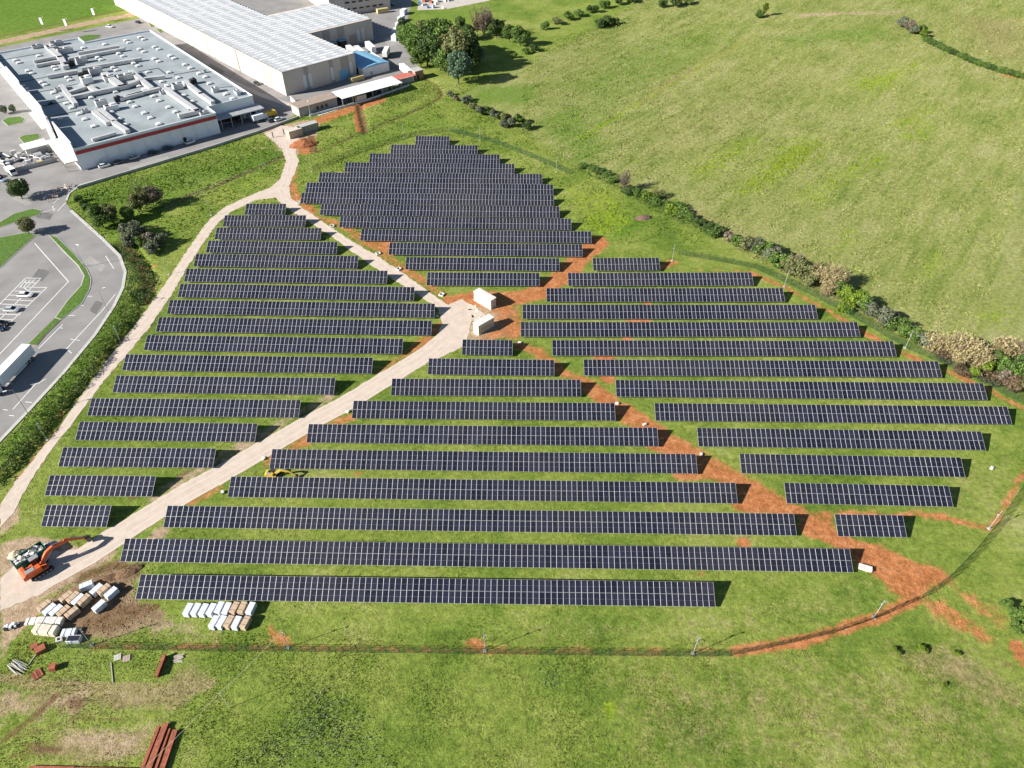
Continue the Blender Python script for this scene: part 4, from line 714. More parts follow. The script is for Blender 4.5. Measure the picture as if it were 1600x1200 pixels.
# the semi-trailer on the left road
a_, b_ = at(52, 556), at(-4, 615); d_ = (b_ - a_).normalized(); q = a_ + d_ * 6.8
semi = empty('semi_truck', (q.x, q.y, .035), math.atan2(d_.y, d_.x), 'large white semi truck casting a long shadow on the left road', 'truck')
mb = MB(); mb.box((0, 0, 1.15), (13.6, 2.55, 2.9)); mb.build('cargo_box', pm('trailer_side', (.74, .77, .79), .5, .04, .6), semi, bevel=.05); mb = MB(); mb.box((0, 0, 4.06), (13.5, 2.45, .04)); mb.build('cargo_roof', white, semi)
mb = MB(); mb.box((.5, 0, .75), (13, 1.0, .4)); mb.build('chassis', dark, semi)
for s in (-1, 1): mb = MB(); mb.box((-.2, s * 1.2, .45), (4.5, .08, .6)); mb.build('side_skirt', white, semi); mb = MB(); mb.box((4.2, s * .9, .03), (.15, .15, 1.1)); mb.build('support_leg', steel, semi)
mb = MB(); mb.loft([[(x, -1.22 * k, .5), (x, 1.22 * k, .5), (x, 1.22 * k, z), (x, -1.22 * k, z)] for x, k, z in ((7.3, 1, 3.5), (8.6, 1, 3.7), (9.3, .98, 3.2), (9.6, .96, 1.2))]); mb.build('cab', white, semi, bevel=.08)
mb = MB(); mb.quad((9.32, -1.05, 3.05), (9.32, 1.05, 3.05), (9.52, 1.1, 1.9), (9.52, -1.1, 1.9)); mb.build('windscreen', glassd, semi)
for s in (-1, 1): mb = MB(); mb.box((8.75, s * 1.2, 1.9), (.9, .08, .9)); mb.build('side_window', glassd, semi); mb = MB(); mb.box((9.3, s * 1.42, 2.2), (.15, .25, .7)); mb.build('mirror', dark, semi)
wheels(semi, [(x, y, .5) for x in (-5.2, -3.9, -2.6, 6.6, 8.9) for y in (-1.05, 1.05)], True)

# ------------------------------------------------------------------ building site
orangem = pm('excavator_orange', (.62, .12, .03), .5, .12, 1.5); greym = pm('machine_grey', (.28, .29, .30), .6, .1, 2); tarp = pm('dirty_white', (.66, .63, .58), .8, .12, 1.2); greenp = pm('skip_green', (.02, .15, .11), .55, .2, 1.2)
def beam_arm(mb, pts, w, hs):
    secs = []
    for i, p in enumerate(pts):
        t = Vector(pts[min(i + 1, len(pts) - 1)]) - Vector(pts[max(i - 1, 0)]); t.normalize(); up = Vector((-t.z, 0, t.x)); p = Vector(p); h = hs[i]
        secs.append([p + up * h / 2 + Vector((0, -w / 2, 0)), p + up * h / 2 + Vector((0, w / 2, 0)), p - up * h / 2 + Vector((0, w / 2, 0)), p - up * h / 2 + Vector((0, -w / 2, 0))])
    mb.loft(secs); return mb
def excavator(name, label, base, tip, mat, k=1.0, canopy=False):
    q, r = at(*base), at(*tip); d = r - q; o = empty(name, (q.x, q.y, .05), math.atan2(d.y, d.x), label, 'excavator', sc=k)
    for s in (-1, 1):
        pr = [(-1.9, .35), (-1.7, .08), (1.7, .08), (1.9, .35), (1.7, .78), (-1.7, .78)]
        mb = MB(); mb.loft([[(x, s * 1.2 + e, z) for x, z in pr] for e in (-.3, .3)]); t_ = mb.build('track', rubber, o)
        for kk in range(5): mb = MB(); mb.loft([[(-1.3 + .65 * kk + .2 * math.cos(t), s * 1.2 + e, .36 + .2 * math.sin(t)) for t in np.linspace(0, 6.28, 9)[:-1]] for e in (-.33, .33)]); mb.build('roller', greym, t_)
    mb = MB(); mb.box((0, 0, .4), (1.8, 1.9, .5)); mb.build('undercarriage', dark, o)
    mb = MB(); mb.box((-.5, 0, .95), (3.6, 2.7, .25)); mb.box((-.9, -.75, 1.2), (2.6, 1.1, .95)); mb.box((-.4, .9, 1.2), (1.2, .8, .2)); mb.build('house', mat, o, bevel=.05)
    mb = MB(); mb.loft([[(x, y, z) for y, z in ((-1.35, .95), (1.35, .95), (1.35, 2.0 if x > -2.6 else 1.8), (-1.35, 2.0 if x > -2.6 else 1.8))] for x in (-2.75, -2.3, -1.75)]); mb.build('counterweight', mat, o, bevel=.08)
    mb = MB(); mb.box((-1.3, -.7, 2.15), (1.5, .9, .06)); mb.build('engine_cover', greym, o)
    if canopy: mb = MB(); mb.box((-.1, .6, 2.5), (1.7, 1.5, .12)); [mb.box((x, y, 1.1), (.08, .08, 1.4)) for x in (-.8, .6) for y in (0, 1.2)]; mb.build('canopy', dark, o); mb = MB(); mb.box((-.3, .6, 1.2), (.5, .5, .6)); mb.build('seat', dark, o)
    else:
        mb = MB(); mb.loft([[(-.55, .4, 1.2), (1.15, .4, 1.2), (1.15, 1.3, 1.2), (-.55, 1.3, 1.2)], [(-.5, .45, 2.0), (1.2, .45, 2.0), (1.2, 1.3, 2.0), (-.5, 1.3, 2.0)], [(-.4, .5, 2.85), (.85, .5, 2.85), (.85, 1.25, 2.85), (-.4, 1.25, 2.85)]]); c_ = mb.build('cab', glassd, o)
        mb = MB(); mb.box((.22, .87, 2.86), (1.5, .95, .08)); mb.build('cab_roof', greym, c_)
    mb = MB(); beam_arm(mb, [(.7, 0, 1.6), (2.4, 0, 3.1), (3.6, 0, 3.5), (5.9, 0, 3.0)], .45, [.5, .75, .7, .42]); mb.build('boom', mat, o)
    mb = MB(); beam_arm(mb, [(5.4, 0, 3.5), (6.2, 0, 3.0), (8.4, 0, 1.2)], .36, [.3, .62, .3]); mb.build('stick', mat, o)
    mb = MB(); mb.loft([[(8.2 + x, y, 1.1 + z) for x, z in ((0, .2), (.5, .15), (.9, -.5), (.6, -1.0), (.1, -.7))] for y in (-.6, .6)]); mb.build('bucket', pm('bucket_steel', (.16, .13, .11), .6, .2, 3, metal=.4), o)
    for p, q2 in (((1.2, .3, 1.5), (3.2, .3, 3.2)), ((1.2, -.3, 1.5), (3.2, -.3, 3.2)), ((3.4, 0, 3.95), (5.3, 0, 3.6)), ((6.3, 0, 3.3), (8.1, 0, 1.7))): mb = MB(); mb.bar(p, q2, .085, 6); mb.build('hydraulic_ram', rim, o)
    return o
excavator('excavator', 'orange tracked excavator with its boom stretched over the gravel track', (64, 892), (128, 852), orangem, 1.12)
excavator('mini_excavator', 'small yellow excavator with black canopy between two panel rows', (428, 744), (462, 746), yellow, .62, True)
# open skip with rubble
q, r = at(30, 889), at(72, 862); d = r - q; o = empty('rubble_skip', ((q.x + r.x) / 2, (q.y + r.y) / 2, .05), math.atan2(d.y, d.x), 'open dark green roll-off skip heaped with rubble behind the orange excavator', 'skip')
for c, s in (((0, -1.2, .2), (6, .1, 2.0)), ((0, 1.2, .2), (6, .1, 2.0)), ((-2.95, 0, .2), (.1, 2.3, 2.0)), ((2.95, 0, .2), (.1, 2.3, 2.0)), ((0, 0, .2), (5.8, 2.3, .1))): mb = MB(); mb.box(c, s); mb.build('panel', greenp, o)
for k in range(9):
    for s in (-1, 1): mb = MB(); mb.box((-2.6 + .65 * k, s * 1.29, .25), (.1, .08, 1.9)); mb.build('rib', greenp, o)
mb = MB(); [mb.box((random.uniform(-2.5, 2.5), random.uniform(-.9, .9), random.uniform(1.0, 1.8)), [random.uniform(.2, .8) for _ in range(3)], random.uniform(0, 3), rx=random.uniform(-.6, .6)) for _ in range(90)]; tag(mb.build('rubble', tarp, o), kind='stuff')
mb = MB(); mb.box((0, 0, .3), (5.6, 2.2, 1.0)); mb.build('rubble_bed', tarp, o)
# wrapped pallets of modules: white film or bare cardboard
film = pm('white_wrap', (.66, .70, .76), .5, .07, 1.5); card = pm('cardboard', (.52, .385, .26), .85, .12, 1.5); strapm = pm('black_strap', (.03, .03, .03), .6, .1, 2)
def carton(px, py, rz, mat, label, group, L_=2.35, W_=1.16, H_=1.2, z=0):
    q = at(px, py); o = empty('panel_crate', (q.x, q.y, z), rz, label, 'crate', group)
    mb = MB(); [mb.box((0, y, 0), (L_, .12, .13)) for y in (-.48, 0, .48)]; mb.build('pallet', taupe, o)
    mb = MB(); mb.box((0, 0, .13), (L_ - .02, W_ - .02, H_)); mb.build('carton', mat, o, bevel=.03)
    for x in (-.6, .6): mb = MB(); mb.box((x, 0, .13), (.05, W_ + .01, H_ + .012)); mb.build('strap', strapm if mat is card else ductg, o)
U = lambda x, y: (180 + x / 5, 780 + y / 5)
tops = [(590, 896, 0), (650, 896, 0), (710, 899, 0), (770, 897, 0), (833, 884, 0), (890, 891, 0), (950, 885, 1), (1010, 884, 1), (1075, 888, 0)]
for k, (x, y, c) in enumerate(tops): carton(*U(x - 6, y - 14), math.radians(82 + random.uniform(-3, 3)), card if c else film, '%s crate, %s from the left in the back line under the front row' % ('cardboard' if c else 'white wrapped', ORD[k + 1]), 'panel crates under the front row')
for k, (x, y, c) in enumerate([(790, 992, 0), (848, 992, 0), (905, 990, 1), (965, 996, 0), (1032, 996, 1)]): carton(*U(x - 5, y - 12), math.radians(80 + random.uniform(-3, 3)), card if c else film, '%s crate, %s from the left in the short line nearest the fence' % ('pinkish cardboard' if c else 'white wrapped', ORD[k + 1]), 'panel crates under the front row')
V = lambda x, y: (x / 5.29, 860 + y / 5.29)
dd = at(*V(480, 425)) - at(*V(380, 510)); hd = math.atan2(dd.y, dd.x)
for k, (x, y, c, dz) in enumerate([(730, 310, 0, -.5), (815, 345, 0, 0), (875, 345, 1, 0), (935, 372, 0, 0), (835, 480, 0, 0), (565, 405, 1, 0), (622, 410, 1, 0), (665, 430, 0, 0), (712, 430, 1, 0), (385, 480, 1, 0), (430, 510, 0, 0), (485, 520, 0, 0), (545, 525, 1, 0), (612, 535, 1, 0)]):
    carton(*V(x, y), hd + dz + random.uniform(-.05, .05), card if c else film, '%s crate, %s counted from the track side, in the diagonal crate yard' % ('cardboard' if c else 'white wrapped', ORD[k + 1]), 'crates of the diagonal yard')
for k, (x, y, rz, L_, W_, H_, m, lab) in enumerate(((275, 590, .1, 2.4, 1.4, .5, tarp, 'low dirty white bale at the left end of the diagonal crate yard'), (435, 600, 0, 4.4, 1.5, 1.2, tarp, 'long pale sheeted stack in the middle of the diagonal crate yard'), (395, 672, -.1, 4.2, 1.8, 1.4, pm('cream_sheet', (.66, .60, .48), .8, .08, 1), 'cream sheeted stack nearest the fence in the diagonal crate yard'), (580, 690, .1, 2.4, 1.4, .9, film, 'white wrapped bale beside the cream sheeted stack'))):
    q = at(*V(x, y)); o = empty('sheeted_stack', (q.x, q.y, 0), rz, lab, 'stack'); mb = MB(); mb.box((0, 0, 0), (L_, W_, .14)); mb.build('pallet', taupe, o)
    mb = MB()
    secs = [[(x_, y_ * W_ / 2, z_ * H_ + random.uniform(-.03, .03)) for y_, z_ in ((-1.05, .14), (-1, .9), (-.8, 1), (.8, 1), (1, .9), (1.05, .14))] for x_ in np.linspace(-L_ / 2, L_ / 2, 6)]; mb.loft(secs); mb.build('sheet', m, o)
    for x_ in (-L_ / 4, L_ / 4): mb = MB(); mb.box((x_, 0, .14), (.05, W_ * 1.06, H_ - .1)); mb.build('strap', strapm, o)
q = at(*V(620, 745)); o = empty('open_panel_crate', (q.x, q.y, 0), .05, 'white crate with a dark solar panel lying on top near the fence', 'crate'); mb = MB(); mb.box((0, 0, 0), (2.4, 1.3, .8)); mb.build('carton', film, o); mb = MB(); mb.box((0, 0, .81), (2.28, 1.13, .04)); mb.build('frame', alu, o); mb = MB(); mb.box((0, 0, .85), (2.2, 1.05, .006)); mb.build('solar_panel', pv, o)
for x, y, lab in ((495, 745, 'small pale concrete ring beside the open crate'), (100, 620, 'heap of torn white bags on the dirt yard')):
    q = at(*V(x, y)); o = empty('concrete_ring' if x > 200 else 'bag_heap', (q.x, q.y, 0), .4, lab, 'ring' if x > 200 else 'heap'); 
    if x > 200:
        for c, s in (((0, -.4, 0), (1, .2, .6)), ((0, .4, 0), (1, .2, .6)), ((-.4, 0, 0), (.2, .6, .6)), ((.4, 0, 0), (.2, .6, .6))): mb = MB(); mb.box(c, s); mb.build('side', tarp, o)
    else:
        for k in range(14): mb = MB(); mb.box((random.uniform(-1, 1), random.uniform(-.8, .8), random.uniform(0, .5)), (random.uniform(.5, .9), random.uniform(.4, .7), .4), random.uniform(0, 3), taper=.7); mb.build('bag', white if k % 3 else dark, o)
# rusty steel, timber and pallets on the grass in the lower left corner
rust = pm('rusty_steel', (.30, .085, .045), .85, .25, 1.5, .2, col2=(.40, .13, .07)); rustd = pm('dark_rust', (.20, .06, .035), .9, .25, 2); timber = pm('grey_timber', (.42, .37, .31), .9, .2, 2.5)
G = lambda x, y: (x / 4.233, 1000 + y / 4.233)
def ibeam(a, b, label, w=.5, h=.5, mat=rust, z=.0, name='steel_beam', cat='beam', group=None):
    p, q = at(*a), at(*b); d = q - p; L_ = d.length; o = empty(name, ((p.x + q.x) / 2, (p.y + q.y) / 2, z), math.atan2(d.y, d.x), label, cat, group)
    mb = MB(); mb.box((0, 0, 0), (L_, w, .05)); mb.build('flange', mat, o); mb = MB(); mb.box((0, 0, h - .05), (L_, w, .05)); mb.build('flange', mat, o); mb = MB(); mb.box((0, 0, .05), (L_ - .02, .06, h - .1)); mb.build('web', mat, o)
    for k in range(4): mb = MB(); mb.box((-L_ * .45 + k * L_ * .3, 0, .05), (.04, w * .9, h - .1)); mb.build('stiffener', mat, o)
    return o
ibeam(G(1055, 575), G(945, 860), 'rusty steel beam at the left of the big bundle, bottom edge', .55); ibeam(G(1105, 555), G(985, 870), 'wide rusty steel beam second in the big bundle at the bottom edge', .95, .6); ibeam(G(1125, 590), G(1030, 870), 'narrow rusty steel beam third in the big bundle at the bottom edge', .4, .4); ibeam(G(1165, 600), G(1070, 880), 'rusty steel beam at the right of the big bundle, bottom edge', .85, .55)
ibeam(G(200, 850), G(495, 856), 'rusty beam lying along the bottom edge at the left', .6, .4); ibeam(G(500, 860), G(930, 868), 'rusty beam lying along the bottom edge beside the bundle', .6, .4); ibeam(G(1100, 105), G(1045, 250), 'single rusty box beam standing proud on the grass near the fence', .55, .9)
for (x, y, rz, L_, W_, H_, lab) in ((235, 50, .7, 1.0, .9, .7, 'small rusty steel box beside the larger one in the grass'), (275, 70, .7, 1.6, 1.2, .8, 'larger of two rusty steel boxes side by side in the grass'), (358, 190, .2, 1.0, 1.1, .9, 'single rusty steel box with a dark shadow in the grass')):
    q = at(*G(x, y)); o = empty('steel_box', (q.x, q.y, 0), rz, lab, 'box'); mb = MB(); mb.box((0, 0, 0), (L_, W_, H_)); mb.build('shell', rust, o); mb = MB(); mb.box((0, 0, H_), (L_ + .1, W_ + .1, .06)); mb.build('lid', rust, o)
q = at(*G(248, 228)); o = empty('steel_plates', (q.x, q.y, 0), -.75, 'rusty ribbed steel plate flat in the grass', 'plate')
for k in range(4): mb = MB(); mb.box((0, -.6 + .4 * k, .05), (1.9, .34, .1 + .05 * (k % 2))); mb.build('plate', rust if k % 2 else rustd, o)
q = at(*G(118, 180)); o = empty('pipe_bundle', (q.x, q.y, 0), -.45, 'bundle of pale pipes and laths dumped at the left edge', 'pipes')
for k in range(13): mb = MB(); y = random.uniform(-.8, .8); mb.bar((-1.6 + random.uniform(-.5, .5), y, .1 + .08 * (k % 4)), (1.6 + random.uniform(-.5, .5), y + random.uniform(-.4, .4), .1 + .08 * ((k + 2) % 4)), .06, 6); mb.build('pipe', [timber, tarp, greym][k % 3], o)
for x, y, lab in ((778, 116, 'pale wooden pallet lying left of the pinkish one by the fence'), (838, 124, 'pinkish wooden pallet lying right of the pale one by the fence')):
    q = at(*G(x, y)); o = empty('wooden_pallet', (q.x, q.y, .02), .35, lab, 'pallet')
    for k in range(6): mb = MB(); mb.box((0, -.5 + .2 * k, .1), (1.2, .13, .03)); mb.build('slat', tarp if x < 800 else pm('pink_timber', (.52, .40, .36), .9, .15, 2), o)
    for k in range(3): mb = MB(); mb.box((-.5 + .5 * k, 0, 0), (.1, 1.15, .1)); mb.build('bearer', timber, o)
q = at(*G(1180, 125)); o = empty('timber_pile', (q.x, q.y, 0), .1, 'loose grey boards beside the single rusty box beam', 'boards')
for k in range(7): mb = MB(); mb.box((random.uniform(-.2, .2), -.6 + .2 * k, .04 * k), (1.6, .18, .06), random.uniform(-.2, .2)); mb.build('board', timber, o)
for a, b, lab in ((G(735, 150), G(748, 285), 'dark timber plank lying upright in the lower left grass'), (G(240, 95), G(190, 165), 'dark thin pole pointing at the rusty boxes')): ibeam(a, b, lab, .16, .14, timber, 0, 'timber_plank', 'plank')
# concrete slab, manholes, cable pits
q = at(1351, 889); o = empty('concrete_slab', (q.x, q.y, 0), -.35, 'pale concrete box lying at the right end of the second row', 'slab'); mb = MB(); mb.box((0, 0, 0), (2.4, 1.0, .6)); mb.build('block', tarp, o, bevel=.03); mb = MB(); mb.box((0, 0, .6), (2.5, 1.1, .08)); mb.build('lid', tarp, o)
for k, (x, y) in enumerate(((466, 317), (519, 354), (591, 397), (623, 421), (690, 461))):
    q = at(x, y); o = empty('manhole_ring', (q.x, q.y, 0), .3 * k, 'pale concrete manhole beside the track, %s from the far end' % ORD[k + 1], 'manhole', 'manholes along the track')
    for c, s in (((0, -.6, 0), (1.4, .22, .45)), ((0, .6, 0), (1.4, .22, .45)), ((-.6, 0, 0), (.2, 1, .45)), ((.6, 0, 0), (.2, 1, .45))): mb = MB(); mb.box(c, s); mb.build('side', tarp, o)
    mb = MB(); mb.box((0, 0, .02), (1, 1, .05)); mb.build('shaft', dark, o)
for x, y, lab in ((964, 631, 'white cable box at the right end of the seventh row'), (1007, 664, 'white cable box tipped on the red soil'), (1095, 711, 'white cable box at the right end of the fifth row'), (683, 495, 'white cable box at the end of a left row by the cabins'), (812, 536, 'small white cable box right of the shortest central row'), (412, 717, 'white block at the track edge by the sixth row'), (543, 644, 'pale block at the track edge near the seventh row'), (1549, 732, 'pale cable pit alone on the right lawn'), (348, 770, 'yellowish block left of the fourth row end')):
    q = at(x, y); o = empty('cable_box', (q.x, q.y, 0), random.uniform(0, 3), lab, 'box'); mb = MB(); mb.box((0, 0, 0), (.8, .55, .35)); mb.build('body', tarp, o); mb = MB(); mb.box((0, 0, .35), (.88, .62, .06)); mb.build('lid', tarp, o)
for k in range(16):
    x, y = random.uniform(732, 752), random.uniform(478, 506); q = at(x, y); mb = MB(); mb.box((0, 0, .06), (random.uniform(.6, 1.4), random.uniform(.1, .5), .06)); o = mb.build('scrap_board', random.choice((white, tarp, dark, timber))); o.location = q; o.rotation_euler[2] = random.uniform(0, 3); tag(o, 'loose scrap board scattered on the gravel between the two cabins', 'board', 'scrap between the cabins')

# ------------------------------------------------------------------ fence, masts, overhead cable
fgreen = pm('fence_green', (.010, .052, .028), .6, .15, 2)
def fence(label, pts, h=2.0):
    P = at2(pts); o = empty('wire_mesh_fence', (*P[0], 0), 0, label, 'fence'); acc = []
    for a, b in zip(P[:-1], P[1:]):
        n = max(1, round(np.hypot(*(b - a)) / 2.5)); acc += [a + (b - a) * k / n for k in range(n)]
    acc.append(P[-1])
    for i, a in enumerate(acc):
        z = float(look('h', np.array([a[0]]), np.array([a[1]]))[0]); link('post', FPOST, o, (a[0] - P[0][0], a[1] - P[0][1], z))
        if i < len(acc) - 1:
            d = acc[i + 1] - a; link('mesh_panel', FPANEL, o, (a[0] - P[0][0], a[1] - P[0][1], z), (0, 0, math.atan2(d[1], d[0])), (np.hypot(*d) / 2.5, 1, 1))
mb = MB(); mb.box((0, 0, -.2), (.07, .07, 2.3)); FPOST = mb.mesh('post', fgreen)
mb = MB()
for k in range(1, 25): mb.quad((k * .1 - .012, 0, .05), (k * .1 + .012, 0, .05), (k * .1 + .012, 0, 2.0), (k * .1 - .012, 0, 2.0))
for z in (.08, .5, .95, 1.4, 1.93): mb.box((1.25, 0, z), (2.48, .02, .025))
FPANEL = mb.mesh('mesh_panel', fgreen)
fence('green wire fence along the front of the solar park and round its right corner', [(95, 1012), (150, 1014), (300, 1017), (450, 1018), (757, 1022), (1083, 1026), (1140, 1025), (1200, 1013), (1300, 990), (1380, 962), (1440, 935), (1482, 905), (1520, 866), (1560, 817), (1600, 757), (1640, 700), (1660, 668)])
fence('green wire fence between solar park and hedge on the right', [(1660, 668), (1600, 632), (1500, 580), (1420, 546), (1345, 503), (1270, 462), (1180, 420), (1120, 408), (1060, 398)])
fence('green wire fence behind the farthest block of rows', [(890, 272), (830, 246), (760, 219), (700, 205), (640, 214), (560, 238), (490, 266)])
mastm = pm('white_mast', (.38, .38, .38), .5, .08, 2)
def mast(px, py, label, H_=6.0, k=0):
    q = at(px, py); o = empty('camera_mast', (q.x, q.y, q.z), random.uniform(-.3, .3), label, 'mast', 'white masts round the solar park')
    mb = MB(); mb.box((0, 0, -.2), (.6, .6, .36)); mb.build('concrete_foot', conc, o); mb = MB(); mb.bar((0, 0, .2), (0, 0, H_), .065, 8, r2=.05); mb.build('pole', mastm, o)
    mb = MB(); mb.box((.1, 0, H_ - .3), (.2, .06, .06)); mb.box((.22, 0, H_ - .4), (.3, .18, .16)); mb.build('camera', mastm, o); mb = MB(); mb.box((0, .12, H_ * .72), (.25, .2, .35)); mb.build('junction_box', mastm, o)
for x, y, lab in ((144, 1008, 'white mast at the left end of the front fence'), (450, 1012, 'white mast on the front fence right of the crates'), (757.5, 1017, 'white mast in the middle of the front fence'), (1083, 1021, 'white mast on the front fence where it starts to curve'), (1365, 965, 'white mast in the red soil of the fence curve'), (1545, 826, 'white mast at the right corner beside the red trench'), (1414, 544, 'white mast in front of the tan reeds'), (1225, 448, 'white mast at the hedge behind the third right row'), (1050, 408, 'white mast right of the shortest right block row'), (869, 269, 'white mast at the right corner of the farthest block'), (750, 220, 'white mast behind the second farthest row'), (631, 216, 'white mast left of the farthest row'), (487, 268, 'white mast beside the track near the gate'), (330, 337, 'white mast left of the topmost left row'), (264, 429, 'white mast beside the narrow track, second from its far end'), (189, 535, 'white mast beside the narrow track, third from its far end'), (74, 688, 'white mast beside the narrow track, nearest the camera'), (1610, 745, 'white mast just inside the right frame edge')): mast(x, y, lab)
p = at(359, 1106); o = empty('cable_pole', (p.x, p.y, 0), 0, 'thin pale pole carrying the overhead cable in the foreground grass', 'pole')
mb = MB(); mb.bar((0, 0, -.3), (-.35, .1, 5.4), .06, 7, r2=.045); mb.build('shaft', tarp, o); mb = MB(); mb.box((-.35, .1, 5.3), (.4, .06, .06)); mb.build('crossarm', timber, o)
c0 = Vector((p.x - .35, p.y + .1, 5.35)); m1 = at(450, 1012); c1 = Vector((m1.x, m1.y, 5.8)); c2 = c0 + (c0 - c1) * 1.2; c2.z = 5.0
mb = MB()
for a, b in ((c1, c0), (c0, c2)):
    pts = [a.lerp(b, t) - Vector((0, 0, 1.6 * t * (1 - t))) for t in np.linspace(0, 1, 13)]
    for u, v in zip(pts[:-1], pts[1:]): mb.bar(u, v, .022, 4)
tag(mb.build('overhead_cable', pm('pale_cable', (.62, .60, .48), .7, .1, 2)), 'pale cable hanging from the front mast over the foreground grass', 'cable')
def lamp(px, py, H_, rz, label, panel=False):
    q = at(px, py); o = empty('street_lamp', (q.x, q.y, 0), rz, label, 'lamp', 'street lamps'); mb = MB(); mb.bar((0, 0, 0), (0, 0, H_), .1, 7, r2=.06); mb.build('pole', mastm, o)
    mb = MB(); mb.bar((0, 0, H_), (1.3, 0, H_ + .25), .05, 6); mb.build('arm', mastm, o); mb = MB(); mb.box((1.6, 0, H_ + .2), (.9, .35, .14)); mb.build('lamp_head', white, o)
    if panel: mb = MB(); mb.box((0, 0, H_ - 3), (.12, 1.6, 3.4)); mb.build('banner', white, o)
for x, y, h, lab in ((47, 312, 7, 'street lamp beside the round tree at the junction'), (44, 647, 8, 'street lamp on the road kerb beside the semi truck'), (168, 485, 7, 'street lamp on the outside of the road bend'), (132, 417, 8, 'street lamp on the grass strip inside the road bend'), (372, 128, 9, 'street lamp in the alley beside the warehouse')): lamp(x, y, h, random.uniform(0, 6), lab)
for k, (x, y) in enumerate(((71, 50), (108, 52), (151, 35), (226, 23), (239, 29), (327, 2))): lamp(x, y, 7, 1.2, 'banner mast on the verge behind the halls, %s from the left' % ORD[k + 1], True)
q = at(487, 190); o = empty('signal_mast', (q.x, q.y, 0), 0, 'tall white mast beside the site containers at the gate', 'mast'); mb = MB(); mb.bar((0, 0, 0), (0, 0, 9), .12, 7, r2=.07); mb.build('pole', mastm, o); mb = MB(); mb.box((0, 0, 8.6), (.5, .3, .4)); mb.build('lamp_head', white, o)
# spoil heaps
def heap(px, py, lab, rx_, ry_, h, mat, rz=0):
    q = at(px, py); mb = MB(); n = 16; secs = []
    for z, k in ((-.2, 1.05), (.25, .86), (.6, .6), (.88, .32), (1, .08)): secs.append([(rx_ * k * math.cos(t) * random.uniform(.82, 1.15), ry_ * k * math.sin(t) * random.uniform(.82, 1.15), z * h * random.uniform(.85, 1.1)) for t in np.linspace(0, 2 * math.pi, n, endpoint=False)])
    mb.loft(secs); o = mb.build('spoil_heap', mat); o.location = q; o.rotation_euler[2] = rz; tag(o, lab, 'heap')
redsoil = pm('red_spoil', (.33, .12, .05), .95, .3, 1.2, .6); brnsoil = pm('brown_spoil', (.20, .12, .065), .95, .3, 1.2, .6); sand = pm('pale_sand', (.58, .47, .34), .95, .15, 1, .4)
heap(474, 226, 'reddish brown spoil heap beside the track at the gate', 6, 4, 2.2, redsoil, .3); heap(200, 893, 'long low brown spoil bank at the end of the second row', 3.2, 1.4, .8, brnsoil, .5); heap(165, 905, 'low brown spoil bank along the track edge above the crates', 3, 1.0, .6, brnsoil, .4); heap(27, 866, 'pale sand heap left of the green skip', 2.0, 1.3, 1.0, sand, .4); heap(78, 853, 'grey and white rubbish heap behind the excavator boom', 1.6, 1.1, .9, pm('rubbish', (.34, .34, .36), .9, .5, 3, .5), .2)
heap(1005, 341, 'brown brushwood heap in the meadow beyond the right rows', 3.4, 1.6, 1.2, pm('brushwood', (.20, .125, .095), .95, .4, 2.5, .8), .2); 
# scrap yard at the top edge
for k in range(22):
    q = at(random.uniform(655, 700), random.uniform(-12, 14)); mb = MB(); mb.box((0, 0, 0), (random.uniform(1, 4), random.uniform(.8, 2.4), random.uniform(.6, 2.2)), taper=random.uniform(.6, 1)); o = mb.build('scrap_item', [white, rust, ductg, conc, pm('scrap_blue', (.12, .22, .42), .7, .2, 1)][k % 5]); o.location = q; o.rotation_euler[2] = random.uniform(0, 3); tag(o, ['white', 'rusty', 'metal grey', 'concrete grey', 'blue'][k % 5] + ' scrap piece in the depot at the top edge beyond the grove', 'scrap', 'scrap depot at the top edge')
mb = MB(); mb.prism([tuple(p) for p in at2([(652, 16), (700, 14), (760, 2), (800, -8), (800, -30), (660, -30)])], -.2, .06); tag(mb.build('depot_yard', pale), kind='structure')
# ------------------------------------------------------------------ trees, shrubs, reeds
def np_mesh(name, V_, quads, mat, tris=False):
    k = 3 if tris else 4; me = bpy.data.meshes.new(name); V_ = np.ascontiguousarray(V_, np.float32).reshape(-1, 3); n = len(V_) // k
    me.vertices.add(len(V_)); me.vertices.foreach_set('co', V_.ravel()); me.loops.add(n * k); me.loops.foreach_set('vertex_index', np.arange(n * k, dtype=np.int32))
    me.polygons.add(n); me.polygons.foreach_set('loop_start', np.arange(0, n * k, k, dtype=np.int32)); me.update(calc_edges=True); me.materials.append(mat); return me
def leaves(P, nrm, size, mat, name, mix=.55):
    """one small bent leaf spray per point, turned roughly outwards"""
    n = len(P); d = rng.normal(size=(n, 3)); d /= np.linalg.norm(d, axis=1)[:, None]; d = d * (1 - mix) + nrm * mix; d /= np.linalg.norm(d, axis=1)[:, None] + 1e-9
    a = np.cross(d, rng.normal(size=(n, 3))); a /= np.linalg.norm(a, axis=1)[:, None] + 1e-9; b = np.cross(d, a)
    s = size * rng.uniform(.55, 1.3, (n, 1)); r = rng.uniform(.5, 1, (n, 1))
    V_ = np.stack([P - a * s * .5, P + b * s * .42 * r + d * s * .1, P + a * s * .5, P - b * s * .42 * r + d * s * .1], 1); return np_mesh(name, V_, True, mat)
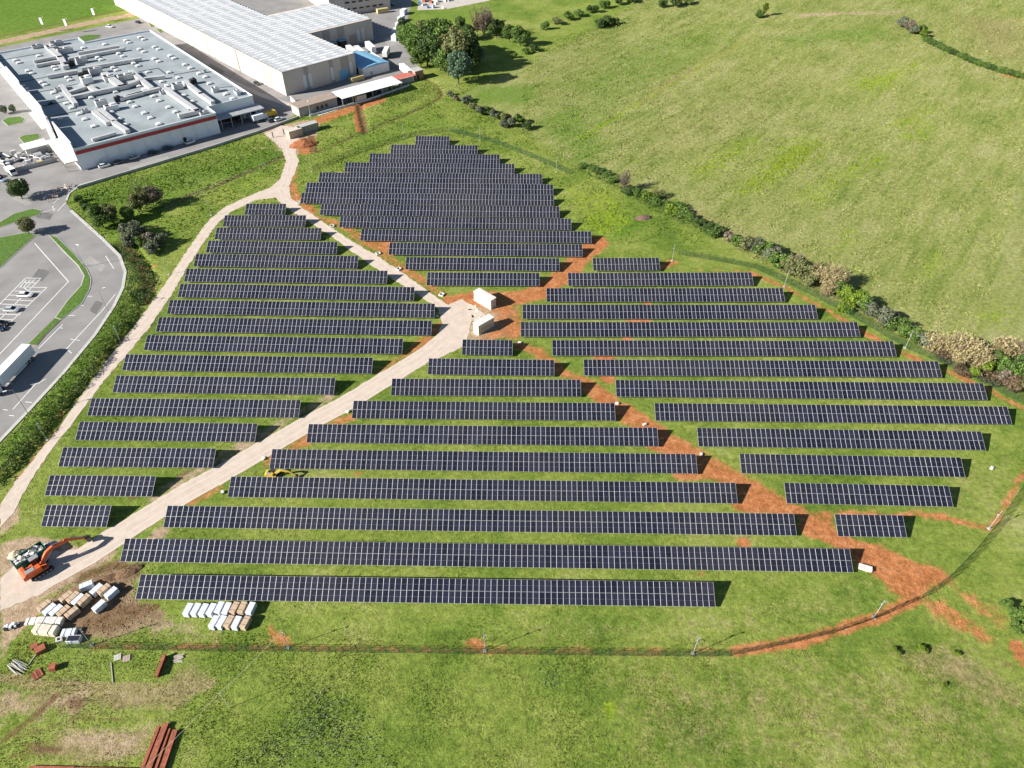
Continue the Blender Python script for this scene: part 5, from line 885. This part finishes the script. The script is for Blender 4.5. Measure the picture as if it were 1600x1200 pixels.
def crown_pts(R_, H_, z0, lobes, n, flat=.75, seed=0):
    g = np.random.default_rng(seed); C = g.normal(size=(lobes, 3)); C /= np.linalg.norm(C, axis=1)[:, None]; C *= g.uniform(.3, 1.12, (lobes, 1)) ** .7
    C[:, :2] *= R_ * .68; C[:, 2] = z0 + (H_ - z0) * (.5 + .36 * C[:, 2]); rad = g.uniform(.2, .46, lobes) * R_
    P, Nn = [], []
    while sum(map(len, P)) < n:
        i = g.integers(0, lobes, n); d = g.normal(size=(n, 3)); d /= np.linalg.norm(d, axis=1)[:, None]; p = C[i] + d * (rad[i] * g.uniform(.66, 1.2, n))[:, None] * np.array([1, 1, flat])
        inn = np.min(np.linalg.norm((p[:, None] - C[None]) / np.array([1, 1, flat]), axis=2) / rad[None], axis=1) > .68; P.append(p[inn]); Nn.append(d[inn])
    return np.concatenate(P)[:n], np.concatenate(Nn)[:n], C, rad
bark = pm('bark', (.12, .09, .065), .95, .3, 3); barkg = pm('grey_bark', (.26, .225, .19), .95, .25, 3)
LM = {'dark': leafmat('leaf_dark', (0.035, 0.074, 0.021), (0.131, 0.201, 0.052)), 'mid': leafmat('leaf_mid', (0.061, 0.123, 0.025), (0.193, 0.289, 0.061)), 'olive': leafmat('leaf_olive', (0.105, 0.123, 0.044), (0.306, 0.315, 0.131)), 'blue': leafmat('leaf_bluish', (0.070, 0.131, 0.079), (0.201, 0.298, 0.184)),
      'drybrown': leafmat('leaf_dry_brown', (.100, .090, .045), (.280, .240, .130)), 'fresh': leafmat('leaf_fresh', (.060, .110, .020), (.200, .285, .050)), 'yellow': leafmat('leaf_yellow', (.170, .230, .012), (.360, .420, .030)), 'bright': leafmat('leaf_bright', (0.105, 0.184, 0.021), (0.257, 0.338, 0.041)), 'tan': leafmat('dry_reed', (0.311, 0.250, 0.115), (0.550, 0.462, 0.253)), 'twig': leafmat('bare_twig', (0.193, 0.149, 0.108), (0.365, 0.304, 0.230)), 'rust': leafmat('leaf_rust', (.120, .085, .050), (.260, .190, .110)), 'grey': leafmat('leaf_grey', (0.123, 0.149, 0.088), (0.257, 0.277, 0.176))}
def trunk_mesh(H_, z0, C, rad, r0, mat):
    mb = MB(); mb.bar((0, 0, -.3), (r0 * .4, 0, z0), r0, 8, r2=r0 * .7); mb.bar((r0 * .4, 0, z0), (0, r0 * .4, H_ * .62), r0 * .7, 7, r2=r0 * .3)
    for c in C[:9]: mb.bar((r0 * .4, 0, z0 * random.uniform(.8, 1.3)), tuple(c), r0 * .38, 5, r2=r0 * .1)
    return mb.mesh('trunk', mat)
PROTO = {}
def proto(kind, col, var):
    k = (kind, col, var)
    if k in PROTO: return PROTO[k]
    sd_ = hash(kind) % 97 if False else {'broad': 11, 'tall': 23, 'shrub': 37, 'twig': 51, 'reed': 67, 'low': 83}[kind] + var
    g = np.random.default_rng(sd_)
    if kind in ('broad', 'tall', 'shrub', 'low'):
        R_, H_, z0, lb, n, sz, r0 = {'broad': (4.6, 9.6, 1.2, 26, 6400, .6, .32), 'tall': (3.4, 13, 2.2, 22, 5200, .6, .32), 'shrub': (2.0, 2.7, .25, 13, 2300, .34, .09), 'low': (2.0, 1.3, .1, 14, 1500, .32, .06)}[kind]
        P, Nn, C, rad = crown_pts(R_, H_, z0, lb, n, .8, sd_); P[:, 2] = np.maximum(P[:, 2], .05)
        res = (leaves(P, Nn, sz, LM[col], 'crown', .5), trunk_mesh(H_, z0, C, rad, r0, bark))
    elif kind == 'twig':
        T_ = []; segs = []
        for i in range(26):
            th = g.uniform(0, 6.28); r_ = g.uniform(.4, 2.6); e = np.array([r_ * math.cos(th), r_ * math.sin(th), g.uniform(2.6, 6.2)]); segs.append(e)
        for e in segs:
            for j in range(70):
                t = g.uniform(.3, 1.0); p = e * t + np.array([0, 0, .4]); d = g.normal(size=3) * .6 + e / np.linalg.norm(e) * .7; d /= np.linalg.norm(d); L_ = g.uniform(.4, 1.1); w_ = np.cross(d, g.normal(size=3)); w_ = w_ / np.linalg.norm(w_) * .055
                T_ += [p - w_, p + w_, p + d * L_]
        mb = MB(); mb.bar((0, 0, -.3), (0, 0, 1), .16, 6, r2=.12)
        for e in segs: mb.bar((0, 0, .8), tuple(e * .95), .07, 4, r2=.015)
        res = (np_mesh('crown', np.array(T_), False, LM[col], True), mb.mesh('trunk', barkg))
    else:                                                              # reed stand
        T_ = []
        for i in range(620):
            th, r_ = g.uniform(0, 6.28), 1.7 * math.sqrt(g.uniform()); b0 = np.array([r_ * math.cos(th), r_ * math.sin(th), 0]); L_ = g.uniform(2.2, 4.6); ln = np.array([.45 * b0[0] + g.normal() * .35 + .5, .45 * b0[1] + g.normal() * .35 + .25, 0]); w_ = np.array([g.normal(), g.normal(), 0]); w_ = w_ / np.linalg.norm(w_) * .055
            m_ = b0 + ln * .35 + np.array([0, 0, L_ * .6]); e = b0 + ln + np.array([0, 0, L_]); T_ += [b0 - w_, b0 + w_, m_, m_ - w_ * 1.2, m_ + w_ * 1.2, e]
            f = g.normal(size=3) * .35; T_ += [m_, m_ + f, m_ + f * .5 + np.array([0, 0, .25])]; f = g.normal(size=3) * .3; T_ += [e, e + f + np.array([0, 0, -.2]), e + np.array([f[1], -f[0], .25]) * .6]
        mb = MB(); [mb.bar((g.normal() * .8, g.normal() * .8, -.1), (g.normal() * .9 + .3, g.normal() * .9, 3.2), .03, 4) for _ in range(24)]
        res = (np_mesh('leaves', np.array(T_), False, LM[col], True), mb.mesh('stems', LM[col]))
    PROTO[k] = res; return res
PARTN = {'reed': ('leaves', 'stems'), 'shrub': ('foliage', 'stem'), 'low': ('foliage', 'stem')}
def plant(px, py, kind, col, s, label, group=None, sz=None, name=None, cat=None, var=None):
    q = at(px, py); v = random.randint(0, 2) if var is None else var; c, t = proto(kind, col, v); h0 = float(look('h', np.array([q.x]), np.array([q.y]))[0])
    nm = name or {'broad': 'broadleaf_tree', 'tall': 'tall_tree', 'shrub': 'shrub', 'low': 'low_shrub', 'twig': 'bare_tree', 'reed': 'reed_stand'}[kind]
    o = empty(nm, (q.x, q.y, h0), random.uniform(-1, 1) if kind == 'reed' else random.uniform(0, 6.28), label, cat or {'broad': 'tree', 'tall': 'tree', 'twig': 'tree', 'reed': 'reeds'}.get(kind, 'shrub'), group, (s * random.uniform(.9, 1.1), s * random.uniform(.9, 1.1), (sz or s) * random.uniform(.92, 1.08)))
    a, b = PARTN.get(kind, ('crown', 'trunk')); link(a, c, o); link(b, t, o)
# the grove beside the yard
GR = [(643, 84, 'broad', 'mid', .95, 'green tree at the left edge of the grove nearest the yard'), (632, 66, 'tall', 'dark', .7, 'dark slim tree at the yard corner of the grove'), (652, 98, 'broad', 'mid', 1.15, 'large green tree in the front left of the grove'), (668, 104, 'broad', 'dark', 1.2, 'large dark green tree in the front middle of the grove'), (688, 110, 'broad', 'dark', 1.15, 'dark green tree left of the bluish one in the grove'), (716, 131, 'broad', 'blue', 1.0, 'bluish green tree standing foremost in the grove'), (712, 112, 'broad', 'olive', 1.35, 'tall olive green tree behind the bluish one'), (662, 86, 'broad', 'olive', 1.2, 'olive green tree in the back left of the grove'), (684, 88, 'broad', 'mid', 1.3, 'broad green tree in the back middle of the grove'), (705, 92, 'broad', 'dark', 1.15, 'dark tree at the back right of the grove'), (732, 112, 'broad', 'dark', 1.0, 'dark tree at the right edge of the grove, throwing a long shadow'), (745, 100, 'broad', 'blue', .75, 'small bluish tree at the right edge of the grove'), (735, 92, 'broad', 'dark', .9, 'small dark tree behind the right edge of the grove'),
      (756, 58, 'twig', 'twig', 1.9, 'tall leafless brownish tree behind the grove'), (745, 55, 'twig', 'rust', 1.6, 'smaller leafless reddish tree behind the grove'), (733, 62, 'broad', 'dark', .7, 'dark tree left of the leafless trees'), (776, 60, 'broad', 'dark', .8, 'dark tree right of the leafless trees'), (796, 66, 'broad', 'mid', .75, 'green tree between the dark one and the round one'), (813, 72, 'broad', 'mid', .85, 'round green tree with a shadow to its right'), (720, 48, 'broad', 'dark', .6, 'small dark tree beyond the grove'), (762, 36, 'broad', 'dark', .5, 'small dark tree on the far meadow edge')]
GR[13:13] = [(640, 74, 'broad', 'mid', .9, 'bushy green tree behind the left edge of the grove'), (658, 106, 'broad', 'mid', .8, 'low bushy tree at the front left foot of the grove'), (700, 118, 'broad', 'mid', .8, 'low bushy tree left of the bluish one'), (676, 97, 'broad', 'dark', 1.2, 'dark tree deep in the middle of the grove'), (697, 102, 'broad', 'mid', 1.25, 'full green tree behind the olive one'), (722, 102, 'broad', 'dark', 1.1, 'dark full tree right of the olive one'), (672, 78, 'broad', 'mid', 1.1, 'green tree at the far left back of the grove')]
for i_, a in enumerate(GR): plant(*a[:4], a[4] * (1.5 if i_ < 20 else 1.3), a[5], group='trees of the grove')
plant(35, 311, 'broad', 'dark', .85, 'round dark green tree at the junction left of the road works'); plant(46, 366, 'broad', 'olive', .62, 'sparse dark tree on the tip of the grass island'); plant(9, 178, 'broad', 'grey', .4, 'small grey tree in front of the shopping hall'); plant(22, 176, 'broad', 'grey', .38, 'second small grey tree in front of the shopping hall')
plant(162, 356, 'broad', 'mid', .9, 'green bushy tree nearest the road in the left meadow'); plant(178, 350, 'broad', 'olive', .75, 'olive bushy tree right of the grey green one, left meadow'); plant(232, 326, 'twig', 'olive', 1.5, 'brownish twiggy tree right in the left meadow'); plant(222, 332, 'broad', 'olive', .8, 'olive bush at the foot of the twiggy tree'); plant(240, 322, 'broad', 'twig', .8, 'brown round bush beside the twiggy tree'); plant(205, 345, 'broad', 'mid', .55, 'low green bush between the left meadow trees')
for k, (x, y, c, s) in enumerate(((205, 366, 'grey', 1.3), (220, 372, 'grey', 1.5), (236, 380, 'twig', 1.2), (248, 386, 'grey', 1.3), (225, 388, 'mid', 1.1), (240, 396, 'grey', 1.0), (205, 382, 'grey', 1.2))): plant(x, y, 'shrub', c, s * 1.35, 'grey scrub bush beside the ditch, %s from the top' % ORD[k + 1], 'scrub beside the left ditch')
for k, (x, y) in enumerate(((124, 316), (130, 323), (137, 330), (143, 337))): plant(x, y, 'shrub', 'dark', .9, 'dark shrub of the short hedge at the road junction, %s from the top' % ORD[k + 1], 'short hedge at the junction')
for k, (x, y, c, s) in enumerate(((703, 150, 'grey', .9), (713, 158, 'twig', .9), (726, 164, 'grey', 1.2), (740, 171, 'olive', 1.3), (752, 180, 'grey', 1.5), (763, 178, 'mid', 1.3), (774, 187, 'grey', 1.6), (788, 190, 'olive', 1.4), (800, 198, 'grey', 1.5), (812, 194, 'mid', 1.5), (822, 202, 'dark', 1.3), (732, 158, 'grey', 1.0), (786, 200, 'grey', 1.2))): plant(x, y, 'shrub', c, s, 'bush of the loose scrub line below the grove, %s counted downhill' % ORD[k + 1], 'scrub line below the grove')
for k, (x, y, c, s) in enumerate(((822, 84, 'mid', 1.2), (834, 80, 'dark', 1.4), (805, 90, 'mid', 1.0), (850, 46, 'mid', 1.6), (870, 38, 'olive', 1.6), (888, 32, 'mid', 1.8), (905, 26, 'mid', 1.6), (925, 20, 'dark', 1.8), (945, 13, 'mid', 1.8), (965, 8, 'dark', 1.8), (985, 4, 'dark', 2.0), (1005, 0, 'dark', 1.8), (936, 44, 'dark', 1.9), (948, 41, 'dark', 2.0), (960, 38, 'mid', 1.5))): plant(x, y, 'shrub', c, s, 'bush of the far hedge beyond the grove, %s from the grove' % ORD[k + 1], 'far hedge beyond the grove')
for k, (x, y, c, s) in enumerate(((1035, 12, 'dark', 1.8), (1055, 10, 'dark', 2.2), (1075, 7, 'mid', 1.8))): plant(x, y, 'shrub', c, s, 'bush at the top edge of the hill, %s from the left' % ORD[k + 1], 'bushes at the top edge')
plant(1193, 26, 'tall', 'bright', .6, 'pale green tree alone on the hill'); plant(1186, 28, 'shrub', 'mid', 1.6, 'dark shrub at the foot of the pale hill tree')
for k, (x, y, c, s) in enumerate(((1410, 42, 'grey', 1.9), (1420, 47, 'twig', 2.0), (1428, 53, 'grey', 1.8), (1436, 52, 'mid', 1.7), (1440, 59, 'bright', 1.4))): plant(x, y, 'shrub', c, s, 'bush of the clump on the upper right hill, %s from the left' % ORD[k + 1], 'bush clump on the hill')
hl = at2([(1446, 64), (1480, 80), (1520, 98), (1560, 112), (1600, 122), (1640, 130)]); k = 0
for a, b in zip(hl[:-1], hl[1:]):
    for t in np.linspace(0, 1, 5)[:-1]:
        k += 1; p = a + (b - a) * t; c, tr = proto('low', 'mid' if k % 3 else 'dark', k % 3); o = empty('low_shrub', (*p, float(hill(*p))), k, 'low dark shrub, %s from the top, of the hedge line on the hill' % ORD[k], 'shrub', 'hedge line on the hill', 1.45); link('foliage', c, o); link('stem', tr, o)
# hedge between the solar park and the hill
HG = [(912, 262, 'low', 'mid', 1.0), (925, 266, 'low', 'mid', 1.1), (938, 271, 'low', 'dark', 1.2), (950, 277, 'low', 'mid', 1.2), (958, 284, 'low', 'mid', 1.1), (975, 298, 'twig', 'twig', 1.0), (982, 302, 'low', 'dark', 1.2), (1000, 305, 'low', 'mid', 1.4), (1015, 312, 'low', 'bright', 1.4), (1025, 318, 'low', 'mid', 1.5), (1040, 322, 'shrub', 'mid', .8), (1052, 332, 'low', 'bright', 1.5), (1066, 338, 'low', 'mid', 1.5), (1078, 345, 'shrub', 'mid', .9), (1092, 352, 'shrub', 'dark', 1.0), (1104, 360, 'shrub', 'dark', 1.0), (1116, 366, 'low', 'mid', 1.4), (1028, 308, 'low', 'olive', 1.3), (1060, 326, 'low', 'mid', 1.3),
      (1140, 376, 'shrub', 'twig', 1.1), (1152, 384, 'shrub', 'mid', 1.3), (1166, 390, 'shrub', 'olive', 1.5), (1178, 394, 'shrub', 'grey', 1.5), (1192, 398, 'shrub', 'mid', 1.6), (1205, 406, 'shrub', 'grey', 1.5), (1216, 416, 'shrub', 'mid', 1.6), (1228, 424, 'shrub', 'olive', 1.5), (1240, 424, 'twig', 'twig', .85), (1252, 432, 'shrub', 'olive', 1.7), (1268, 432, 'reed', 'tan', .95), (1278, 442, 'reed', 'tan', 1.05), (1264, 446, 'shrub', 'olive', 1.2), (1292, 446, 'twig', 'tan', 1.1), (1302, 448, 'reed', 'tan', 1.15), (1290, 460, 'reed', 'tan', .9), (1310, 462, 'shrub', 'mid', 1.3), (1322, 470, 'shrub', 'bright', 1.3), (1336, 478, 'shrub', 'bright', 1.4), (1345, 484, 'shrub', 'mid', 1.3), (1322, 484, 'low', 'bright', 1.3), (1360, 494, 'shrub', 'grey', 1.3), (1374, 503, 'shrub', 'grey', 1.5), (1384, 500, 'shrub', 'twig', 1.2), (1398, 512, 'low', 'mid', 1.6), (1412, 526, 'shrub', 'mid', 1.0), (1425, 532, 'shrub', 'mid', 1.2), (1440, 540, 'shrub', 'grey', 1.2),
      (1452, 546, 'reed', 'tan', .95), (1468, 548, 'reed', 'tan', 1.0), (1484, 556, 'reed', 'tan', 1.15), (1498, 552, 'reed', 'tan', 1.2), (1512, 562, 'reed', 'tan', 1.2), (1524, 572, 'reed', 'tan', 1.05), (1495, 568, 'reed', 'tan', .95), (1504, 582, 'low', 'rust', 1.2), (1536, 580, 'shrub', 'bright', 1.2), (1522, 588, 'shrub', 'bright', .9), (1545, 568, 'shrub', 'mid', 1.3), (1556, 578, 'shrub', 'mid', 1.4), (1560, 560, 'reed', 'tan', 1.2), (1576, 558, 'reed', 'tan', 1.15), (1590, 564, 'twig', 'twig', 1.0), (1572, 582, 'shrub', 'dark', 1.5), (1588, 590, 'shrub', 'mid', 1.5), (1602, 580, 'shrub', 'dark', 1.7), (1566, 596, 'shrub', 'twig', 1.1), (1582, 610, 'shrub', 'rust', 1.3), (1600, 612, 'shrub', 'olive', 1.3), (1596, 600, 'shrub', 'bright', 1.1), (1620, 600, 'reed', 'tan', 1.2), (1545, 594, 'low', 'rust', 1.3), (1475, 562, 'low', 'rust', 1.2)]
cn_ = {}
NAMEC = {'mid': 'green', 'dark': 'dark green', 'bright': 'yellow green', 'olive': 'olive', 'grey': 'grey green', 'twig': 'brown twiggy', 'tan': 'tan', 'rust': 'rusty red', 'blue': 'bluish green'}
KN = {'low': 'low shrub', 'shrub': 'shrub', 'twig': 'leafless tree', 'reed': 'reed stand'}
for x, y, kind, c, s in HG:
    kk = (kind, c); cn_[kk] = cn_.get(kk, 0) + 1; i = cn_[kk]
    tot_ = sum((h[2], h[3]) == kk for h in HG)
    lab = ('the only ' if tot_ == 1 else '') + '%s %s of the right hedge' % (NAMEC[c], KN[kind]) + ('' if tot_ == 1 else ', %s of its kind from the far end' % ORD[i])
    plant(x, y, kind, c, s * (1.15 if kind != 'reed' else 1.0), lab, 'hedge between solar park and hill')
for k, (x, y, s) in enumerate(((1395, 1016, .35), (1402, 1022, .3), (1438, 1014, .4), (1445, 1018, .3), (1492, 1022, .35), (1475, 1070, .25), (1585, 962, .9), (1597, 970, 1.0), (1590, 985, .9), (1570, 945, .7))): plant(x, y, 'shrub', 'bright' if s < .5 else 'mid', s, 'small bush below the fence corner, %s from the left group' % ORD[k + 1], 'small bushes below the fence corner')

# ------------------------------------------------------------------ uncountable vegetation: brush, weeds, grass
def brush(name, label, poly, dens, hmax, size, mat, cat='brush', hmin=.25, cell=2.2, seed=1, edge=.8):
    g = np.random.default_rng(seed); P = at2(poly); lo, hi = P.min(0), P.max(0); n = int(dens * (hi - lo).prod()); X = g.uniform(lo[0], hi[0], n); Y = g.uniform(lo[1], hi[1], n)
    k = inside(P, X, Y); X, Y = X[k], Y[k]; ed = seg_dist(np.vstack([P, P[:1]]), X, Y) + 0.0
    k = g.uniform(size=len(X)) < .06 + sstep(0, edge, ed + edge * .3 * np.sin(X * 1.1 + np.sin(Y * 1.7)) * np.sin(Y * .9)); X, Y, ed = X[k], Y[k], ed[k]
    m = int((hi - lo).prod() / cell ** 2) + 3; cx, cy = g.uniform(lo[0], hi[0], m), g.uniform(lo[1], hi[1], m); ch = g.uniform(hmin, 1, m); H_ = np.zeros(len(X))
    for i in range(0, len(X), 4000):
        d = np.hypot(X[i:i + 4000, None] - cx, Y[i:i + 4000, None] - cy) / (cell * (.6 + .6 * ch)); H_[i:i + 4000] = np.max(ch * np.sqrt(np.clip(1 - d * d, 0.02, 1)), 1)
    H_ *= hmax * sstep(0, 1.3, ed) * .92 + .08; Z = H_ * g.uniform(.1, 1, len(X)) ** .35 + look('h', X, Y)
    me = leaves(np.stack([X, Y, Z], 1), np.tile([[0., 0., 1.]], (len(X), 1)), size, mat, name, .45); return tag(link(name, me), label, cat, kind='stuff')
brush('roadside_brush', 'dense green brush bank between the road and the narrow track', [(-10, 712), (0, 702), (40, 657), (100, 590), (150, 529), (180, 483), (194, 452), (206, 452), (219, 484), (192, 528), (152, 584), (102, 644), (52, 704), (0, 764), (-10, 774)], 20, 2.6, .42, LM['fresh'], seed=3)
brush('roadside_brush', 'dark bramble strip on the track side of the brush bank', [(190, 500), (219, 486), (192, 528), (152, 584), (102, 644), (52, 704), (0, 764), (-10, 774), (-10, 745), (40, 690), (100, 625), (150, 560)], 18, 2.5, .42, LM['dark'], hmin=.1, cell=1.7, seed=15)
brush('ditch_brush', 'dark brush filling the left ditch above the brush bank', [(180, 380), (200, 375), (225, 400), (248, 438), (240, 470), (215, 482), (198, 455), (197, 425), (188, 398)], 20, 2.6, .42, LM['dark'], seed=4)
brush('rough_weeds', 'rank green weeds of the left meadow below the boundary wall', [(110, 304), (126, 297), (240, 262), (330, 237), (430, 216), (446, 238), (380, 262), (300, 292), (250, 312), (200, 340), (150, 348), (118, 332)], 2.2, .6, .5, LM['fresh'], hmin=.1, cell=3, seed=5, edge=4)
brush('rough_weeds', 'rank green weeds under the canopy wall', [(585, 163), (640, 139), (662, 128), (690, 140), (660, 158), (600, 172)], 2.4, .7, .5, LM['fresh'], hmin=.1, cell=3, seed=6, edge=3)
brush('ditch_brush', 'sparse brush along the left meadow ditch', [(250, 325), (300, 300), (400, 260), (442, 240), (444, 246), (400, 268), (300, 310), (255, 335)], 5, .9, .45, LM['grey'], hmin=.1, cell=2, seed=7)
brush('ditch_brush', 'sparse brush along the ditch below the canopy', [(500, 234), (620, 181), (680, 155), (695, 150), (690, 158), (620, 188), (500, 241)], 4, .8, .45, LM['mid'], hmin=.1, cell=2, seed=8)
brush('weed_patch', 'tall dark weeds in the foreground left of centre', [(330, 1215), (370, 1170), (430, 1120), (480, 1062), (520, 1050), (560, 1085), (600, 1130), (640, 1215)], 13, .6, .28, LM['grey'], 'weeds', .15, 1.3, 9, edge=7)
brush('weed_patch', 'greyish weeds in the middle foreground', [(825, 1040), (870, 1022), (890, 1050), (880, 1088), (840, 1090)], 10, .35, .26, LM['grey'], 'weeds', .1, 1.2, 10, edge=3)
brush('hill_scrub', 'low scrub patches on the far side of the grove', [(830, 75), (900, 50), (1000, 20), (1000, 34), (940, 60), (860, 85)], .8, 1.1, .7, LM['bright'], hmin=.05, cell=4, seed=11)
brush('hedge_base', 'green undergrowth at the foot of the right hedge', [(1120, 378), (1180, 405), (1260, 450), (1330, 490), (1420, 536), (1500, 576), (1600, 625), (1600, 596), (1500, 556), (1420, 522), (1330, 470), (1240, 418), (1150, 372)], 13, 2.1, .38, LM['olive'], hmin=.2, cell=1.8, seed=12, edge=2)
brush('hedge_base', 'dry brown growth mixed through the right hedge', [(1130, 376), (1190, 402), (1265, 442), (1340, 486), (1420, 528), (1500, 568), (1600, 614), (1600, 590), (1500, 552), (1420, 518), (1330, 468), (1240, 416), (1160, 374)], 7, 2.3, .4, LM['drybrown'], hmin=.1, cell=1.5, seed=16, edge=2)
brush('hedge_base', 'green undergrowth of the upper right hedge', [(900, 262), (960, 288), (1040, 322), (1120, 368), (1112, 374), (1020, 330), (950, 290), (896, 266)], 11, 1.4, .42, LM['mid'], hmin=.2, cell=1.8, seed=13, edge=1.2)
YELP = [[(1145, 300), (1205, 240), (1262, 212), (1300, 222), (1250, 268), (1180, 305)], [(1065, 275), (1150, 222), (1190, 212), (1172, 238), (1095, 280)], [(1320, 135), (1420, 95), (1450, 92), (1410, 132), (1345, 150)], [(1375, 205), (1470, 160), (1445, 195)], [(1240, 315), (1295, 295), (1290, 325)], [(1410, 220), (1460, 185), (1450, 215)], [(1430, 435), (1475, 395), (1485, 415)], [(1525, 505), (1570, 475), (1580, 500)], [(1305, 390), (1340, 360), (1330, 385)], [(1240, 312), (1370, 238), (1400, 242), (1300, 296)], [(1180, 250), (1330, 190), (1350, 230), (1230, 290)]]
for i_, p_ in enumerate(YELP): brush('flowering_weeds', 'patch of yellow green weeds on the hill field, %s listed downhill' % ORD[i_ + 1], p_, 2.6 if i_ < 2 else 1.2, .35, .5, LM['yellow'], 'weeds', .1, 2.5, 40 + i_, edge=9)
def clods(label, poly, n, size, seed):
    g = np.random.default_rng(seed); P = at2(poly); lo, hi = P.min(0), P.max(0); X = g.uniform(lo[0], hi[0], n * 4); Y = g.uniform(lo[1], hi[1], n * 4); k = inside(P, X, Y); X, Y = X[k][:n], Y[k][:n]; Z = look('h', X, Y) - .02; V_ = []
    th = g.uniform(0, 6.28, len(X)); s = g.uniform(.3, 1, len(X)) ** 2 * size; ap = np.stack([X + g.normal(size=len(X)) * .1, Y + g.normal(size=len(X)) * .1, Z + s * .6], 1); b = [np.stack([X + s * np.cos(th + a), Y + s * np.sin(th + a), Z], 1) for a in (0, 1.5, 3.1, 4.7)]
    for i in range(4): V_.append(np.stack([b[i], b[(i + 1) % 4], ap], 1))
    V_ = np.concatenate(V_); me = np_mesh('soil_clods', V_, False, GM, True); f = V_.reshape(-1, 3).astype(float); set_attrs(me, f[:, 0], f[:, 1]); tag(link('soil_clods', me), label, 'clods', kind='stuff')
clods('red clods below the fence corner', [(1432, 930), (1480, 915), (1535, 938), (1578, 962), (1560, 1003), (1540, 1003), (1488, 976), (1450, 952)], 420, .28, 61); clods('red clods of the big bare patch inside the fence', [(1310, 848), (1370, 850), (1425, 878), (1472, 888), (1482, 903), (1436, 934), (1408, 934), (1372, 906)], 700, .25, 62); clods('brown clods of the churned soil round the crates', [(60, 950), (120, 905), (185, 878), (215, 890), (212, 938), (262, 955), (190, 1000), (120, 1003)], 900, .3, 63); clods('red clods round the two cabins', [(700, 468), (800, 465), (818, 500), (812, 531), (745, 532)], 700, .3, 64); clods('red clods along the bare strip between the blocks', [(975, 640), (1050, 690), (1160, 755), (1220, 790), (1250, 800), (1150, 800), (1090, 745), (1020, 700)], 900, .25, 65)
def tufts(name, label, x0, x1, y0, y1, dens, hr, wr, blades, keep, seed, lean=.6):
    g = np.random.default_rng(seed); n = int((x1 - x0) * (y1 - y0) * dens); X = g.uniform(x0, x1, n); Y = g.uniform(y0, y1, n)
    soil = np.maximum.reduce([look('bare', X, Y) * 1.5, look('red', X, Y), look('tan', X, Y), look('brn', X, Y) * .8]); k = (g.uniform(size=n) > soil * 1.25) & keep(X, Y, g); X, Y = X[k], Y[k]; n = len(X); Z = look('h', X, Y) - .03
    big_ = (1 + .5 * np.sin(X * .31 + 1.3 * np.sin(Y * .23)) * np.sin(Y * .27 + np.sin(X * .19))) * (1 + .25 * look('lush', X, Y))
    V_ = []; xs = []
    for b in range(blades):
        th = g.uniform(0, 6.283, n); h = g.uniform(*hr, n) * big_; w_ = g.uniform(*wr, n); ln = h * g.uniform(.1, lean, n); c, s = np.cos(th), np.sin(th); ox, oy = X + g.normal(size=n) * .1, Y + g.normal(size=n) * .1
        V_.append(np.stack([np.stack([ox - s * w_ / 2, oy + c * w_ / 2, Z], 1), np.stack([ox + s * w_ / 2, oy - c * w_ / 2, Z], 1), np.stack([ox + c * ln, oy + s * ln, Z + h], 1)], 1))
    V_ = np.concatenate(V_); me = np_mesh(name, V_, False, GM, True); f = V_.reshape(-1, 3); set_attrs(me, f[:, 0].astype(float), f[:, 1].astype(float)); return tag(link(name, me), label, 'grass', kind='stuff')
tufts('grass', 'meadow grass in the foreground before the fence', -92, 92, 38, 66, 15, (.06, .19), (.10, .22), 2, lambda x, y, g: np.ones(len(x), bool), 21)
tufts('grass', 'mown grass between the solar rows', -118, 125, 66, 205, 4, (.06, .17), (.12, .28), 2, lambda x, y, g: look('field', x, y) < .3, 22)
tufts('grass', 'meadow grass beyond the solar rows', -175, 60, 205, 350, 1.4, (.15, .45), (.25, .6), 2, lambda x, y, g: (look('field', x, y) < .5), 23)
tufts('field_weeds', 'tufted weeds of the big hill field', 0, 330, 125, 510, 1.3, (.15, .42), (.25, .7), 2, lambda x, y, g: (look('field', x, y) > .4) & (np.abs(x) < 30 + .62 * y), 24)
SC.cycles.max_bounces = 3; SC.cycles.diffuse_bounces = 1; SC.cycles.glossy_bounces = 2; SC.cycles.transmission_bounces = 2
